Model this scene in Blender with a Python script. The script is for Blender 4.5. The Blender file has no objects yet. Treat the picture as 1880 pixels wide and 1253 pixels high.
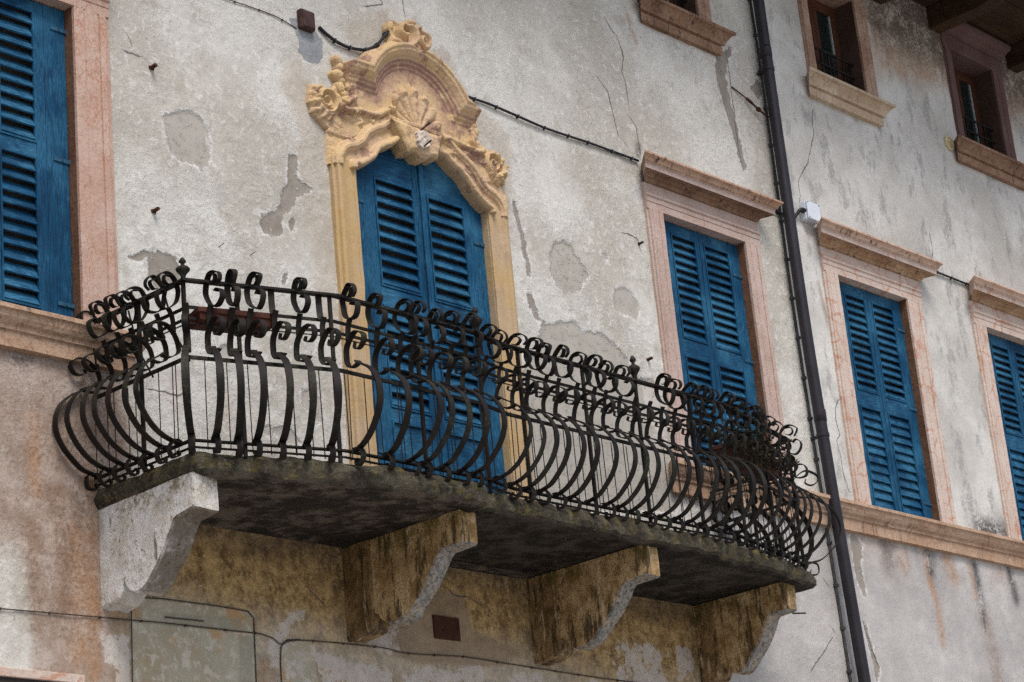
import bpy, bmesh, math, random
import numpy as np
from mathutils import Vector, Matrix, noise as mnoise

# ------------------------------------------------------------------ camera
scene = bpy.context.scene
COL = scene.collection
CAM_RIGHT = (0.679582, -0.727973, -0.090685)
CAM_UP = (-0.183714, -0.288559, 0.939672)
CAM_FWD = (0.710223, 0.621924, 0.329838)
LENS = 81.8415
cam_data = bpy.data.cameras.new("camera")
cam_data.lens = LENS
cam_data.sensor_width = 36.0
cam_data.clip_start = 0.1
cam_data.clip_end = 2000.0
camera = bpy.data.objects.new("camera", cam_data)
_m = Matrix((CAM_RIGHT, CAM_UP, tuple(-v for v in CAM_FWD))).transposed().to_4x4()
_m.translation = Vector((0.0, -10.0, 0.0))
camera.matrix_world = _m
COL.objects.link(camera)
scene.camera = camera

# ------------------------------------------------------------------ light
SUN_EL, SUN_AZ = math.radians(56), math.radians(206)      # azimuth clockwise from +Y
sd = Vector((math.sin(SUN_AZ) * math.cos(SUN_EL), math.cos(SUN_AZ) * math.cos(SUN_EL), math.sin(SUN_EL)))
world = bpy.data.worlds.new("World")
scene.world = world
world.use_nodes = True
wn = world.node_tree
bg = wn.nodes["Background"]
sky = wn.nodes.new("ShaderNodeTexSky")
sky.sky_type = 'NISHITA'
sky.sun_disc = False
sky.sun_elevation = SUN_EL
sky.sun_rotation = SUN_AZ
sky.dust_density = 3.0
wn.links.new(sky.outputs[0], bg.inputs[0])
bg.inputs[1].default_value = 0.10
sun_l = bpy.data.lights.new("sun", 'SUN')
sun_l.energy = 1.4
sun_l.angle = math.radians(20)
sun_l.color = (1.0, 0.98, 0.95)
sun_o = bpy.data.objects.new("sun", sun_l)
sun_o.rotation_euler = sd.to_track_quat('Z', 'Y').to_euler()
sun_o.location = (0, -20, 30)
COL.objects.link(sun_o)
scene.view_settings.view_transform = 'Standard'
scene.view_settings.look = 'None'
scene.view_settings.gamma = 1.0
scene.view_settings.exposure = 0.82
scene.view_settings.use_curve_mapping = False
scene.cycles.use_denoising = False
scene.cycles.denoiser = 'OPENIMAGEDENOISE'
scene.cycles.denoising_input_passes = 'RGB_ALBEDO_NORMAL'
scene.cycles.denoising_prefilter = 'ACCURATE'
scene.cycles.max_bounces = 6

rnd = random.Random(11)
GREY = [[(8.406, 6.172), (8.499, 6.235), (8.621, 6.261), (8.715, 6.239), (8.755, 6.176), (8.762, 6.066), (8.741, 5.95), (8.695, 5.894), (8.601, 5.913), (8.494, 5.922), (8.441, 5.962), (8.422, 6.066)], [(11.983, 6.169), (12.091, 6.205), (12.176, 6.171), (12.25, 6.071), (12.327, 5.981), (12.183, 5.823), (12.059, 5.786), (11.962, 5.828), (11.919, 5.934), (11.908, 6.057)], [(12.499, 6.202), (12.548, 6.224), (12.57, 6.164), (12.535, 6.14)], [(12.594, 5.932), (12.694, 5.975), (12.818, 5.969), (12.881, 5.874), (12.83, 5.755), (12.658, 5.752), (12.573, 5.799)], [(11.743, 5.487), (12.118, 5.592), (12.199, 5.537), (12.41, 5.545), (12.581, 5.474), (12.675, 5.407), (12.672, 5.28), (12.954, 5.289), (13.006, 5.045), (13.115, 4.768), (13.126, 4.478), (13.031, 4.3), (11.363, 4.072), (11.382, 4.613), (11.436, 5.014), (11.671, 5.298)], [(9.4, 4.595), (9.506, 4.61), (9.57, 4.55), (9.568, 4.424), (9.519, 4.381), (9.479, 4.445), (9.406, 4.503)], [(9.144, 4.283), (9.257, 4.32), (9.343, 4.281), (9.384, 4.235), (9.27, 4.207)], [(9.034, 4.283), (9.124, 4.308), (9.119, 4.245), (9.031, 4.23)], [(8.743, 4.733), (8.853, 4.789), (8.868, 4.687), (8.76, 4.667)]]
BARE = [[(8.105, 5.179), (8.22, 5.248), (8.303, 5.267), (8.416, 5.257), (8.476, 5.218), (8.483, 5.141), (8.396, 5.078), (8.29, 5.012), (8.243, 5.088), (8.231, 5.155), (8.228, 5.206), (8.145, 5.161)], [(9.426, 6.183), (9.486, 6.199), (9.497, 6.039), (9.6, 5.998), (9.535, 5.935), (9.462, 5.897), (9.445, 5.837), (9.346, 5.747), (9.329, 5.677), (9.335, 5.613), (9.276, 5.581), (9.174, 5.585), (9.155, 5.636), (9.16, 5.702), (9.265, 5.746), (9.328, 5.817), (9.333, 5.884), (9.399, 5.986)], [(9.395, 5.712), (9.432, 5.739), (9.432, 5.664), (9.395, 5.637)], [(9.32, 5.342), (9.35, 5.367), (9.333, 5.29), (9.303, 5.274)], [(11.564, 6.386), (11.592, 6.382), (11.625, 6.306), (11.665, 6.127), (11.68, 5.922), (11.688, 5.831), (11.647, 5.843), (11.628, 6.014), (11.609, 6.187), (11.566, 6.292)], [(11.621, 5.703), (11.672, 5.714), (11.735, 5.553), (11.787, 5.512), (11.701, 5.515), (11.641, 5.595)], [(14.301, 8.376), (14.422, 8.437), (14.533, 8.534), (14.534, 8.446), (14.445, 8.369), (14.384, 8.152), (14.401, 7.959), (14.453, 7.765), (14.486, 7.566), (14.504, 7.386), (14.447, 7.371), (14.403, 7.605), (14.314, 7.886), (14.255, 8.139), (14.261, 8.265)], [(14.723, 8.188), (14.843, 8.311), (14.892, 8.275), (14.889, 8.173), (14.801, 8.11)], [(15.301, 4.463), (15.404, 4.342), (15.348, 4.19), (15.364, 3.947), (15.32, 3.92), (15.256, 4.046), (15.254, 4.267), (15.243, 4.378)], [(15.251, 3.716), (15.3, 3.688), (15.354, 3.453), (15.394, 3.348), (15.356, 3.235), (15.318, 3.232), (15.321, 3.396)]]
BLUE = [[(9.511, 7.18), (9.58, 7.212), (9.612, 7.162), (9.722, 7.166), (9.792, 7.127), (9.792, 6.986), (9.738, 6.924), (9.616, 6.913), (9.572, 6.969), (9.567, 7.047), (9.537, 7.128)]]
SMOOTH = [[(9.507, 6.9), (9.593, 6.926), (9.637, 6.81), (9.623, 6.569), (9.704, 6.522), (9.785, 6.476), (9.795, 6.322), (9.768, 5.736), (9.77, 5.358), (9.76, 4.985), (9.605, 4.954), (9.597, 5.414), (9.506, 5.863), (9.482, 6.142), (9.548, 6.372), (9.468, 6.564), (9.383, 6.686)], [(10.019, 7.156), (10.084, 7.32), (10.265, 7.47), (10.442, 7.548), (10.488, 7.478), (10.378, 7.296), (10.2, 7.19)], [(10.861, 7.338), (10.954, 7.441), (11.045, 7.394), (11.134, 7.206), (11.309, 7.042), (11.635, 6.917), (11.518, 6.043), (11.475, 6.033), (11.487, 6.664), (11.238, 6.916), (11.019, 7.172)]]
PALE = [[(9.399, 6.74), (9.457, 6.875), (9.501, 6.898), (9.475, 6.723), (9.419, 6.687)], [(8.357, 6.122), (8.401, 6.152), (8.429, 6.087), (8.412, 5.973), (8.373, 6.017)], [(8.744, 6.135), (8.786, 6.11), (8.773, 6.069), (8.741, 6.088)], [(7.783, 2.89), (7.851, 2.917), (7.906, 2.901), (7.981, 2.887), (7.988, 2.641), (7.884, 2.633), (7.862, 2.746), (7.791, 2.8)], [(9.012, 2.991), (9.07, 3.03), (9.186, 3.139), (9.298, 3.184), (9.308, 3.152), (9.181, 3.073), (9.119, 2.936), (9.067, 2.819), (9.011, 2.798)], [(9.325, 2.988), (9.43, 2.932), (9.585, 2.929), (9.696, 2.906), (9.876, 2.888), (10.011, 2.848), (10.029, 2.796), (9.414, 2.747), (9.38, 2.862)], [(9.8, 3.05), (9.969, 3.117), (10.062, 3.108), (10.098, 3.009), (9.93, 2.96)], [(10.52, 2.908), (10.649, 2.954), (10.801, 2.967), (10.838, 2.861), (10.487, 2.832)], [(10.024, 3.156), (10.077, 3.161), (10.07, 3.006), (10.024, 3.013)], [(8.252, 4.47), (8.398, 4.547), (8.499, 4.515), (8.511, 4.365), (8.421, 4.231), (8.304, 4.312)], [(8.665, 4.511), (8.897, 4.484), (8.975, 4.359), (9.009, 4.227), (8.835, 4.199), (8.695, 4.311)], [(12.789, 5.238), (13.053, 5.307), (13.039, 5.05), (13.018, 4.753), (12.862, 4.936)]]
GREEN = [[(8.014, 3.115), (8.243, 3.143), (8.641, 3.141), (8.925, 3.126), (8.895, 2.705), (7.984, 2.632)], [(9.081, 2.72), (9.095, 2.902), (9.138, 2.964), (9.218, 3.004), (9.326, 2.998), (9.377, 2.927), (9.388, 2.744)]]
FRESCO = [[(8.238, 3.058), (8.802, 3.084), (8.821, 3.005), (8.234, 2.98)], [(8.787, 2.983), (8.886, 2.979), (8.866, 2.703), (8.767, 2.695)]]
CRACKS = [[(12.877, 8.235), (12.924, 8.172), (12.998, 8.124), (13.02, 8.06), (13.047, 7.974), (12.999, 7.831), (13.032, 7.735), (13.043, 7.552)], [(13.041, 7.447), (13.104, 7.384), (13.114, 7.248), (13.117, 7.169)], [(12.701, 7.685), (12.799, 7.598), (12.834, 7.413), (12.872, 7.252), (12.944, 7.203)], [(15.608, 8.223), (15.577, 8.086), (15.577, 7.996), (15.49, 7.833), (15.418, 7.687), (15.288, 7.541), (15.233, 7.464), (15.234, 7.341), (15.204, 7.247)], [(17.233, 7.448), (17.234, 7.29), (17.187, 7.2)], [(15.363, 5.557), (15.296, 5.476), (15.28, 5.369), (15.311, 5.258), (15.248, 5.19), (15.276, 5.068), (15.283, 4.898), (15.323, 4.79)], [(10.609, 7.686), (10.61, 7.633), (10.622, 7.557)], [(10.231, 7.511), (10.339, 7.557), (10.406, 7.578), (10.39, 7.615)], [(14.793, 3.525), (14.738, 3.483), (14.692, 3.436), (14.605, 3.365), (14.518, 3.295), (14.464, 3.248)], [(14.814, 3.613), (14.835, 3.588)], [(14.81, 3.984), (14.839, 3.955)], [(15.262, 3.684), (15.33, 3.505), (15.376, 3.39)], [(14.446, 8.445), (14.434, 8.018), (14.441, 7.433)], [(8.197, 4.373), (8.307, 4.376), (8.409, 4.369), (8.461, 4.395)], [(12.784, 6.426), (12.848, 6.43), (12.942, 6.424), (12.97, 6.397)], [(8.126, 6.527), (8.23, 6.531)], [(8.146, 6.639), (8.171, 6.601)], [(10.56, 3.457), (10.617, 3.419), (10.755, 3.416), (10.877, 3.375)], [(9.353, 3.323), (9.447, 3.258), (9.478, 3.228)]]
STREAK = [([(16.279, 4.463), (16.328, 4.191), (16.389, 3.967), (16.382, 3.647)], 0.05, 1), ([(16.35, 4.425), (16.383, 4.243)], 0.06, 0), ([(17.072, 4.371), (17.09, 4.136), (17.093, 3.854)], 0.06, 0), ([(17.107, 3.902), (17.145, 3.625), (17.154, 3.366)], 0.09, 2), ([(17.636, 4.438), (17.683, 4.153)], 0.07, 0), ([(15.878, 4.458), (15.968, 4.195)], 0.04, 1), ([(16.03, 4.432), (16.046, 4.25)], 0.03, 1), ([(16.636, 4.414), (16.711, 4.235)], 0.09, 1), ([(17.001, 4.363), (17.005, 4.08)], 0.04, 1), ([(17.282, 4.734), (17.862, 4.736)], 0.13, 0), ([(13.153, 8.363), (13.22, 8.169)], 0.03, 1), ([(7.737, 3.797), (7.74, 3.39), (7.752, 3.023), (7.736, 2.612)], 0.06, 1), ([(7.649, 3.441), (7.654, 3.074), (7.662, 2.773)], 0.1, 1), ([(7.376, 4.056), (7.383, 3.652)], 0.05, 1), ([(7.51, 3.67), (7.574, 3.37), (7.558, 2.913)], 0.08, 2), ([(7.696, 3.697), (7.689, 3.508)], 0.08, 2), ([(7.36, 3.464), (7.344, 2.892)], 0.06, 2), ([(7.94, 4.118), (7.666, 3.913)], 0.18, 2), ([(7.27, 4.401), (7.331, 4.381)], 0.05, 0), ([(13.108, 7.004), (13.137, 6.64)], 0.05, 0), ([(13.107, 7.223), (13.081, 7.148)], 0.04, 0), ([(15.302, 6.573), (15.37, 6.202)], 0.03, 2), ([(7.969, 5.261), (7.979, 4.854)], 0.03, 2)]

# ------------------------------------------------------------------ node helpers
class NT:
    def __init__(self, name):
        self.mat = bpy.data.materials.new(name)
        self.mat.use_nodes = True
        self.t = self.mat.node_tree
        self.b = self.t.nodes["Principled BSDF"]
        self.b.inputs["Roughness"].default_value = 0.85
        self.b.inputs["Specular IOR Level"].default_value = 0.25
        self.tc = None

    def n(self, ty):
        return self.t.nodes.new(ty)

    def set(self, sock, v):
        if isinstance(v, bpy.types.NodeSocket):
            self.t.links.new(v, sock)
        elif isinstance(v, (tuple, list)) and len(v) == 3 and sock.type == 'RGBA':
            sock.default_value = (*v, 1)
        else:
            sock.default_value = v

    def co(self, scale=(1, 1, 1), obj=True, rot=(0, 0, 0)):
        if obj:
            s = self.n("ShaderNodeTexCoord").outputs["Object"]
        else:
            s = self.n("ShaderNodeNewGeometry").outputs["Position"]
        mp = self.n("ShaderNodeMapping")
        mp.inputs["Scale"].default_value = scale
        mp.inputs["Rotation"].default_value = rot
        self.t.links.new(s, mp.inputs["Vector"])
        return mp.outputs[0]

    def noise(self, vec, scale, detail=4, rough=0.6, dist=0.0):
        x = self.n("ShaderNodeTexNoise")
        x.inputs["Scale"].default_value = scale
        x.inputs["Detail"].default_value = detail
        x.inputs["Roughness"].default_value = rough
        x.inputs["Distortion"].default_value = dist
        self.t.links.new(vec, x.inputs["Vector"])
        return x.outputs[0]

    def voro(self, vec, scale, feature='F1'):
        x = self.n("ShaderNodeTexVoronoi")
        x.feature = feature
        x.inputs["Scale"].default_value = scale
        self.t.links.new(vec, x.inputs["Vector"])
        return x.outputs[0]

    def math(self, op, a, b=0.0, c=0.0):
        x = self.n("ShaderNodeMath")
        x.operation = op
        self.set(x.inputs[0], a)
        self.set(x.inputs[1], b)
        self.set(x.inputs[2], c)
        return x.outputs[0]

    def ramp(self, v, lo, hi, a=0.0, b=1.0):
        x = self.n("ShaderNodeMapRange")
        x.interpolation_type = 'SMOOTHSTEP'
        self.set(x.inputs["Value"], v)
        x.inputs["From Min"].default_value = lo
        x.inputs["From Max"].default_value = hi
        x.inputs["To Min"].default_value = a
        x.inputs["To Max"].default_value = b
        return x.outputs[0]

    def mix(self, f, a, b, mode='MIX'):
        x = self.n("ShaderNodeMix")
        x.data_type = 'RGBA'
        x.blend_type = mode
        self.set(x.inputs["Factor"], f)
        self.set(x.inputs[6], a)
        self.set(x.inputs[7], b)
        return x.outputs[2]

    def attr(self, name):
        x = self.n("ShaderNodeAttribute")
        x.attribute_name = name
        return x.outputs["Fac"]

    def bump(self, h, strength=0.5, dist=0.01, prev=None):
        x = self.n("ShaderNodeBump")
        x.inputs["Strength"].default_value = strength
        x.inputs["Distance"].default_value = dist
        self.t.links.new(h, x.inputs["Height"])
        if prev is not None:
            self.t.links.new(prev, x.inputs["Normal"])
        self.t.links.new(x.outputs[0], self.b.inputs["Normal"])
        return x.outputs[0]

    def color(self, c):
        self.set(self.b.inputs["Base Color"], c)

    def rough(self, r):
        self.set(self.b.inputs["Roughness"], r)


def mat_plaster():
    m = NT("plaster")
    p = m.co(obj=False)
    big = m.noise(p, 0.9, 6, 0.62)
    med = m.noise(p, 5.0, 7, 0.68)
    fine = m.noise(p, 38.0, 6, 0.7)
    grit = m.noise(p, 140.0, 3, 0.7)
    lump = m.noise(p, 17.0, 5, 0.65, 0.6)
    edge = m.math('ADD', m.math('MULTIPLY', m.math('SUBTRACT', m.noise(p, 9.0, 8, 0.72), 0.5), 0.16),
                  m.math('MULTIPLY', m.math('SUBTRACT', fine, 0.5), 0.035))
    right = m.attr("mottle")

    def sdmask(name, soft=0.006, k=1.0):
        return m.ramp(m.math('ADD', m.attr(name), m.math('MULTIPLY', edge, k)), -soft, soft)
    c = m.mix(m.ramp(big, 0.38, 0.62), (0.585, 0.565, 0.515), (0.43, 0.40, 0.345))
    c = m.mix(m.math('MULTIPLY', m.ramp(med, 0.47, 0.72), m.ramp(m.noise(p, 1.7, 5, 0.7), 0.36, 0.64)), c, (0.36, 0.325, 0.265))
    c = m.mix(m.math('MULTIPLY', m.math('MULTIPLY', m.ramp(fine, 0.52, 0.68), m.ramp(m.noise(p, 2.3, 5, 0.7), 0.36, 0.62, 0.25, 1.0)), 0.68), c, (0.27, 0.24, 0.195))
    c = m.mix(m.math('MULTIPLY', m.ramp(lump, 0.52, 0.66), 0.45), c, (0.72, 0.70, 0.66))
    # smoother, cooler wall on the right of the pipe, brushed with grey dabs
    pr = m.co((1, 1, 1), obj=False)
    smc = m.mix(m.ramp(big, 0.40, 0.62), m.mix(m.ramp(med, 0.35, 0.7), (0.59, 0.575, 0.54), (0.51, 0.49, 0.455)), (0.44, 0.42, 0.385))
    c = m.mix(m.math('MULTIPLY', m.ramp(right, 0.0, 0.5), 0.75), c, smc)
    pm = m.co((3.0, 1, 1.3), obj=False, rot=(0, 0.5, 0))
    dab = m.math('MULTIPLY', m.ramp(m.noise(pm, 1.5, 7, 0.72), 0.52, 0.60), m.ramp(fine, 0.34, 0.54))
    c = m.mix(m.math('MULTIPLY', m.math('MULTIPLY', dab, right), 0.72), c, (0.265, 0.25, 0.24))
    c = m.mix(m.math('MULTIPLY', m.attr('film'), m.ramp(med, 0.25, 0.6, 0.5, 0.95)), c, m.mix(m.ramp(big, 0.4, 0.6), (0.40, 0.375, 0.36), (0.335, 0.315, 0.305)))
    # pits
    pit = m.ramp(m.noise(p, 62.0, 2, 0.5), 0.735, 0.77)
    # smoothed repairs, bare undercoat, blue cement, flaked white
    sm = sdmask("smooth", 0.03, 1.3)
    c = m.mix(m.math('MULTIPLY', sm, 0.6), c, m.mix(m.ramp(med, 0.3, 0.7), (0.46, 0.405, 0.335), (0.38, 0.32, 0.255)))
    keepb = m.math('SUBTRACT', 1.0, m.math('MULTIPLY', m.ramp(m.noise(p, 20.0, 6, 0.7), 0.56, 0.66), 0.75))
    gr = m.math('MULTIPLY', sdmask("grey", 0.012, 1.0), keepb)
    grc = m.mix(m.ramp(med, 0.3, 0.75), (0.415, 0.385, 0.335), (0.34, 0.31, 0.265))
    grc = m.mix(m.math('MULTIPLY', m.ramp(grit, 0.55, 0.7), 0.3), grc, (0.28, 0.26, 0.235))
    # lower pinkish part
    pk = m.ramp(m.math('ADD', m.attr("pink"), m.math('MULTIPLY', edge, 2.2)), 0.25, 0.75)
    pkc = m.mix(m.ramp(med, 0.34, 0.66), (0.41, 0.335, 0.285), (0.28, 0.205, 0.16))
    pkc = m.mix(m.math('MULTIPLY', m.ramp(fine, 0.45, 0.7), 0.6), pkc, (0.19, 0.135, 0.10))
    pkc = m.mix(m.math('MULTIPLY', m.ramp(lump, 0.55, 0.72), 0.55), pkc, (0.50, 0.44, 0.39))
    c = m.mix(pk, c, pkc)
    oc = m.math('MULTIPLY', m.attr("ochre"), m.ramp(m.math('ADD', med, m.math('MULTIPLY', fine, 0.5)), 0.5, 0.95, 0.35, 1.0))
    c = m.mix(oc, c, m.mix(m.ramp(fine, 0.35, 0.65), (0.43, 0.235, 0.115), (0.27, 0.135, 0.06)))
    # mould under the balcony
    ml = m.math('MULTIPLY', m.attr("mould"), m.ramp(m.math('ADD', m.math('MULTIPLY', med, 0.8), m.math('MULTIPLY', fine, 0.45)), 0.30, 0.56))
    mlc = m.mix(m.ramp(m.noise(p, 9.0, 8, 0.78), 0.36, 0.64), (0.15, 0.088, 0.034), (0.52, 0.35, 0.155))
    mlc = m.mix(m.math('MULTIPLY', m.ramp(m.noise(p, 26.0, 6, 0.75), 0.5, 0.66), 0.55), mlc, (0.64, 0.49, 0.28))
    c = m.mix(ml, c, mlc)
    rep = sdmask("repair", 0.02, 1.0)
    c = m.mix(m.math('MULTIPLY', rep, 0.85), c, m.mix(m.ramp(med, 0.3, 0.7), (0.34, 0.255, 0.175), (0.24, 0.175, 0.12)))
    gn = sdmask("green", 0.008, 0.45)
    gnc = m.mix(m.ramp(big, 0.4, 0.6), (0.40, 0.38, 0.29), (0.35, 0.28, 0.185))
    gnc = m.mix(m.ramp(lump, 0.5, 0.62), gnc, (0.52, 0.48, 0.40))
    gnc = m.mix(m.ramp(m.noise(p, 3.4, 5, 0.6), 0.54, 0.66), gnc, (0.44, 0.27, 0.13))
    c = m.mix(m.math('MULTIPLY', gn, 0.9), c, gnc)
    fr = sdmask("fresco", 0.006, 0.15)
    c = m.mix(m.math('MULTIPLY', fr, 0.6), c, (0.29, 0.275, 0.21))
    c = m.mix(gr, c, grc)
    br = m.math('MULTIPLY', sdmask("bare", 0.008, 0.85), keepb)
    c = m.mix(br, c, m.mix(m.ramp(med, 0.3, 0.75), (0.30, 0.265, 0.225), (0.22, 0.19, 0.155)))
    gr = m.math('MAXIMUM', gr, br)
    bl = sdmask("blue", 0.004, 0.6)
    c = m.mix(bl, c, m.mix(m.ramp(med, 0.3, 0.7), (0.30, 0.31, 0.315), (0.22, 0.23, 0.24)))
    pa = m.math('MULTIPLY', sdmask("pale", 0.008, 1.5), m.ramp(m.noise(p, 14.0, 7, 0.72), 0.36, 0.48))
    c = m.mix(m.math('MULTIPLY', pa, 0.85), c, m.mix(m.ramp(med, 0.3, 0.7), (0.58, 0.54, 0.49), (0.47, 0.41, 0.36)))
    # pale rim round flaked patches
    rim = m.math('MULTIPLY', m.ramp(m.math('ADD', m.math('MAXIMUM', m.attr("grey"), m.attr("bare")), m.math('MULTIPLY', edge, 0.7)), -0.035, -0.006), m.math('SUBTRACT', 1.0, gr))
    c = m.mix(m.math('MULTIPLY', m.math('MULTIPLY', rim, m.ramp(lump, 0.42, 0.6)), 0.7), c, (0.66, 0.65, 0.63))
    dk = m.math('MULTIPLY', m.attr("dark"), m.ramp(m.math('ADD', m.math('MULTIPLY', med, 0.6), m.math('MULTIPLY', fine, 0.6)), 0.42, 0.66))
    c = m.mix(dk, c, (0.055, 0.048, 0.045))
    c = m.mix(m.math('MULTIPLY', pit, 0.75), c, (0.07, 0.06, 0.05))
    # cracks: signed distance zero crossing near the polyline
    wob = m.math('MULTIPLY', m.math('SUBTRACT', m.noise(p, 24.0, 4, 0.6), 0.5), 0.03)
    cw = m.math('ABSOLUTE', m.math('ADD', m.attr("csd"), wob))
    width = m.ramp(m.noise(p, 7.0, 2, 0.5), 0.3, 0.7, 0.001, 0.006)
    ck = m.math('MULTIPLY', m.ramp(m.math('SUBTRACT', cw, width), 0.003, -0.001), m.ramp(m.attr("cud"), 0.035, 0.02))
    c = m.mix(m.math('MULTIPLY', ck, 0.8), c, (0.11, 0.095, 0.08))
    m.color(c)
    m.rough(0.92)
    h = m.math('ADD', m.math('MULTIPLY', lump, 1.0), m.math('MULTIPLY', fine, 0.55))
    h = m.math('ADD', h, m.math('MULTIPLY', grit, 0.22))
    flat = m.math('MAXIMUM', gr, m.math('MAXIMUM', m.math('MULTIPLY', right, 0.7), m.math('MULTIPLY', gn, 0.7)))
    h = m.math('MULTIPLY', h, m.math('SUBTRACT', 1.0, m.math('MULTIPLY', flat, 0.72)))
    h = m.math('SUBTRACT', h, m.math('MULTIPLY', gr, 0.25))
    h = m.math('SUBTRACT', h, m.math('MULTIPLY', ck, 0.9))
    h = m.math('SUBTRACT', h, m.math('MULTIPLY', pit, 0.5))
    h = m.math('MULTIPLY', h, m.ramp(m.noise(p, 1.3, 5, 0.65), 0.36, 0.62, 0.35, 1.0))
    m.bump(h, 0.7, 0.016)
    return m.mat


def mat_stone(name, c1, c2, vein, veinamt=0.7, dirt=(0.06, 0.045, 0.035), dirtamt=0.5, veinscale=14.0, stretch=(1, 1, 1), bumpd=0.006, soot=0.0):
    m = NT(name)
    p = m.co(stretch, obj=False)
    p1 = m.co(obj=False)
    big = m.noise(p1, 3.0, 6, 0.65)
    fine = m.noise(p1, 45.0, 6, 0.7)
    c = m.mix(m.ramp(big, 0.35, 0.65), c1, c2)
    vv = m.n("ShaderNodeVectorMath")
    vv.operation = 'ADD'
    dn = m.n("ShaderNodeTexNoise")
    dn.inputs["Scale"].default_value = 9.0
    dn.inputs["Detail"].default_value = 5
    m.t.links.new(p, dn.inputs["Vector"])
    sc = m.n("ShaderNodeVectorMath")
    sc.operation = 'SCALE'
    m.t.links.new(dn.outputs["Color"], sc.inputs[0])
    sc.inputs["Scale"].default_value = 0.12
    m.t.links.new(p, vv.inputs[0])
    m.t.links.new(sc.outputs[0], vv.inputs[1])
    ve = m.voro(vv.outputs[0], veinscale, 'DISTANCE_TO_EDGE')
    vm = m.math('MULTIPLY', m.ramp(ve, 0.10, 0.0), m.ramp(m.noise(p1, 4.0, 3), 0.38, 0.6))
    c = m.mix(m.math('MULTIPLY', vm, veinamt), c, vein)
    c = m.mix(m.math('MULTIPLY', m.ramp(fine, 0.5, 0.72), dirtamt), c, dirt)
    if soot:
        ps = m.co((8.0, 8.0, 0.9), obj=False)
        so = m.math('MULTIPLY', m.math('MULTIPLY', m.ramp(m.noise(ps, 2.4, 5, 0.7), 0.54, 0.64), m.ramp(m.noise(p1, 2.1, 3, 0.6), 0.36, 0.6)), m.ramp(fine, 0.28, 0.5))
        c = m.mix(m.math('MULTIPLY', so, soot), c, (0.04, 0.03, 0.024))
        rs = m.ramp(m.noise(p1, 6.5, 6, 0.7), 0.5, 0.7)
        c = m.mix(m.math('MULTIPLY', rs, 0.45 * soot), c, (0.20, 0.095, 0.04))
    m.color(c)
    m.bump(m.math('ADD', fine, m.math('MULTIPLY', m.noise(p1, 14.0, 5, 0.65), 1.4)), 0.7, bumpd)
    return m.mat


def mat_ochre(name, jamb=False):
    m = NT(name)
    p = m.co(obj=False)
    big = m.noise(p, 3.2, 6, 0.66)
    med = m.noise(p, 12.0, 6, 0.7)
    fine = m.noise(p, 50.0, 6, 0.7)
    c = m.mix(m.ramp(big, 0.38, 0.62), (0.44, 0.30, 0.14) if jamb else (0.56, 0.39, 0.20), (0.43, 0.315, 0.195) if jamb else (0.52, 0.36, 0.225))
    c = m.mix(m.math('MULTIPLY', m.ramp(med, 0.5, 0.72), 0.35 if jamb else 0.5), c, (0.60, 0.45, 0.29))
    c = m.mix(m.math('MULTIPLY', m.ramp(m.noise(p, 6.0, 7, 0.74), 0.54, 0.62), 0.25 if jamb else 0.75), c, (0.22, 0.12, 0.095))
    c = m.mix(m.math('MULTIPLY', m.ramp(fine, 0.54, 0.74), 0.35), c, (0.30, 0.165, 0.08))
    if not jamb:
        c = m.mix(m.math('MULTIPLY', m.attr('shade_residue'), m.ramp(med, 0.3, 0.55, 0.5, 0.95)), c, m.mix(m.ramp(fine, 0.4, 0.65), (0.25, 0.14, 0.115), (0.38, 0.225, 0.155)))
    m.color(c)
    m.bump(m.math('ADD', m.math('MULTIPLY', med, 1.2), m.math('MULTIPLY', fine, 0.6)), 0.5, 0.006 if jamb else 0.009)
    return m.mat


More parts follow.
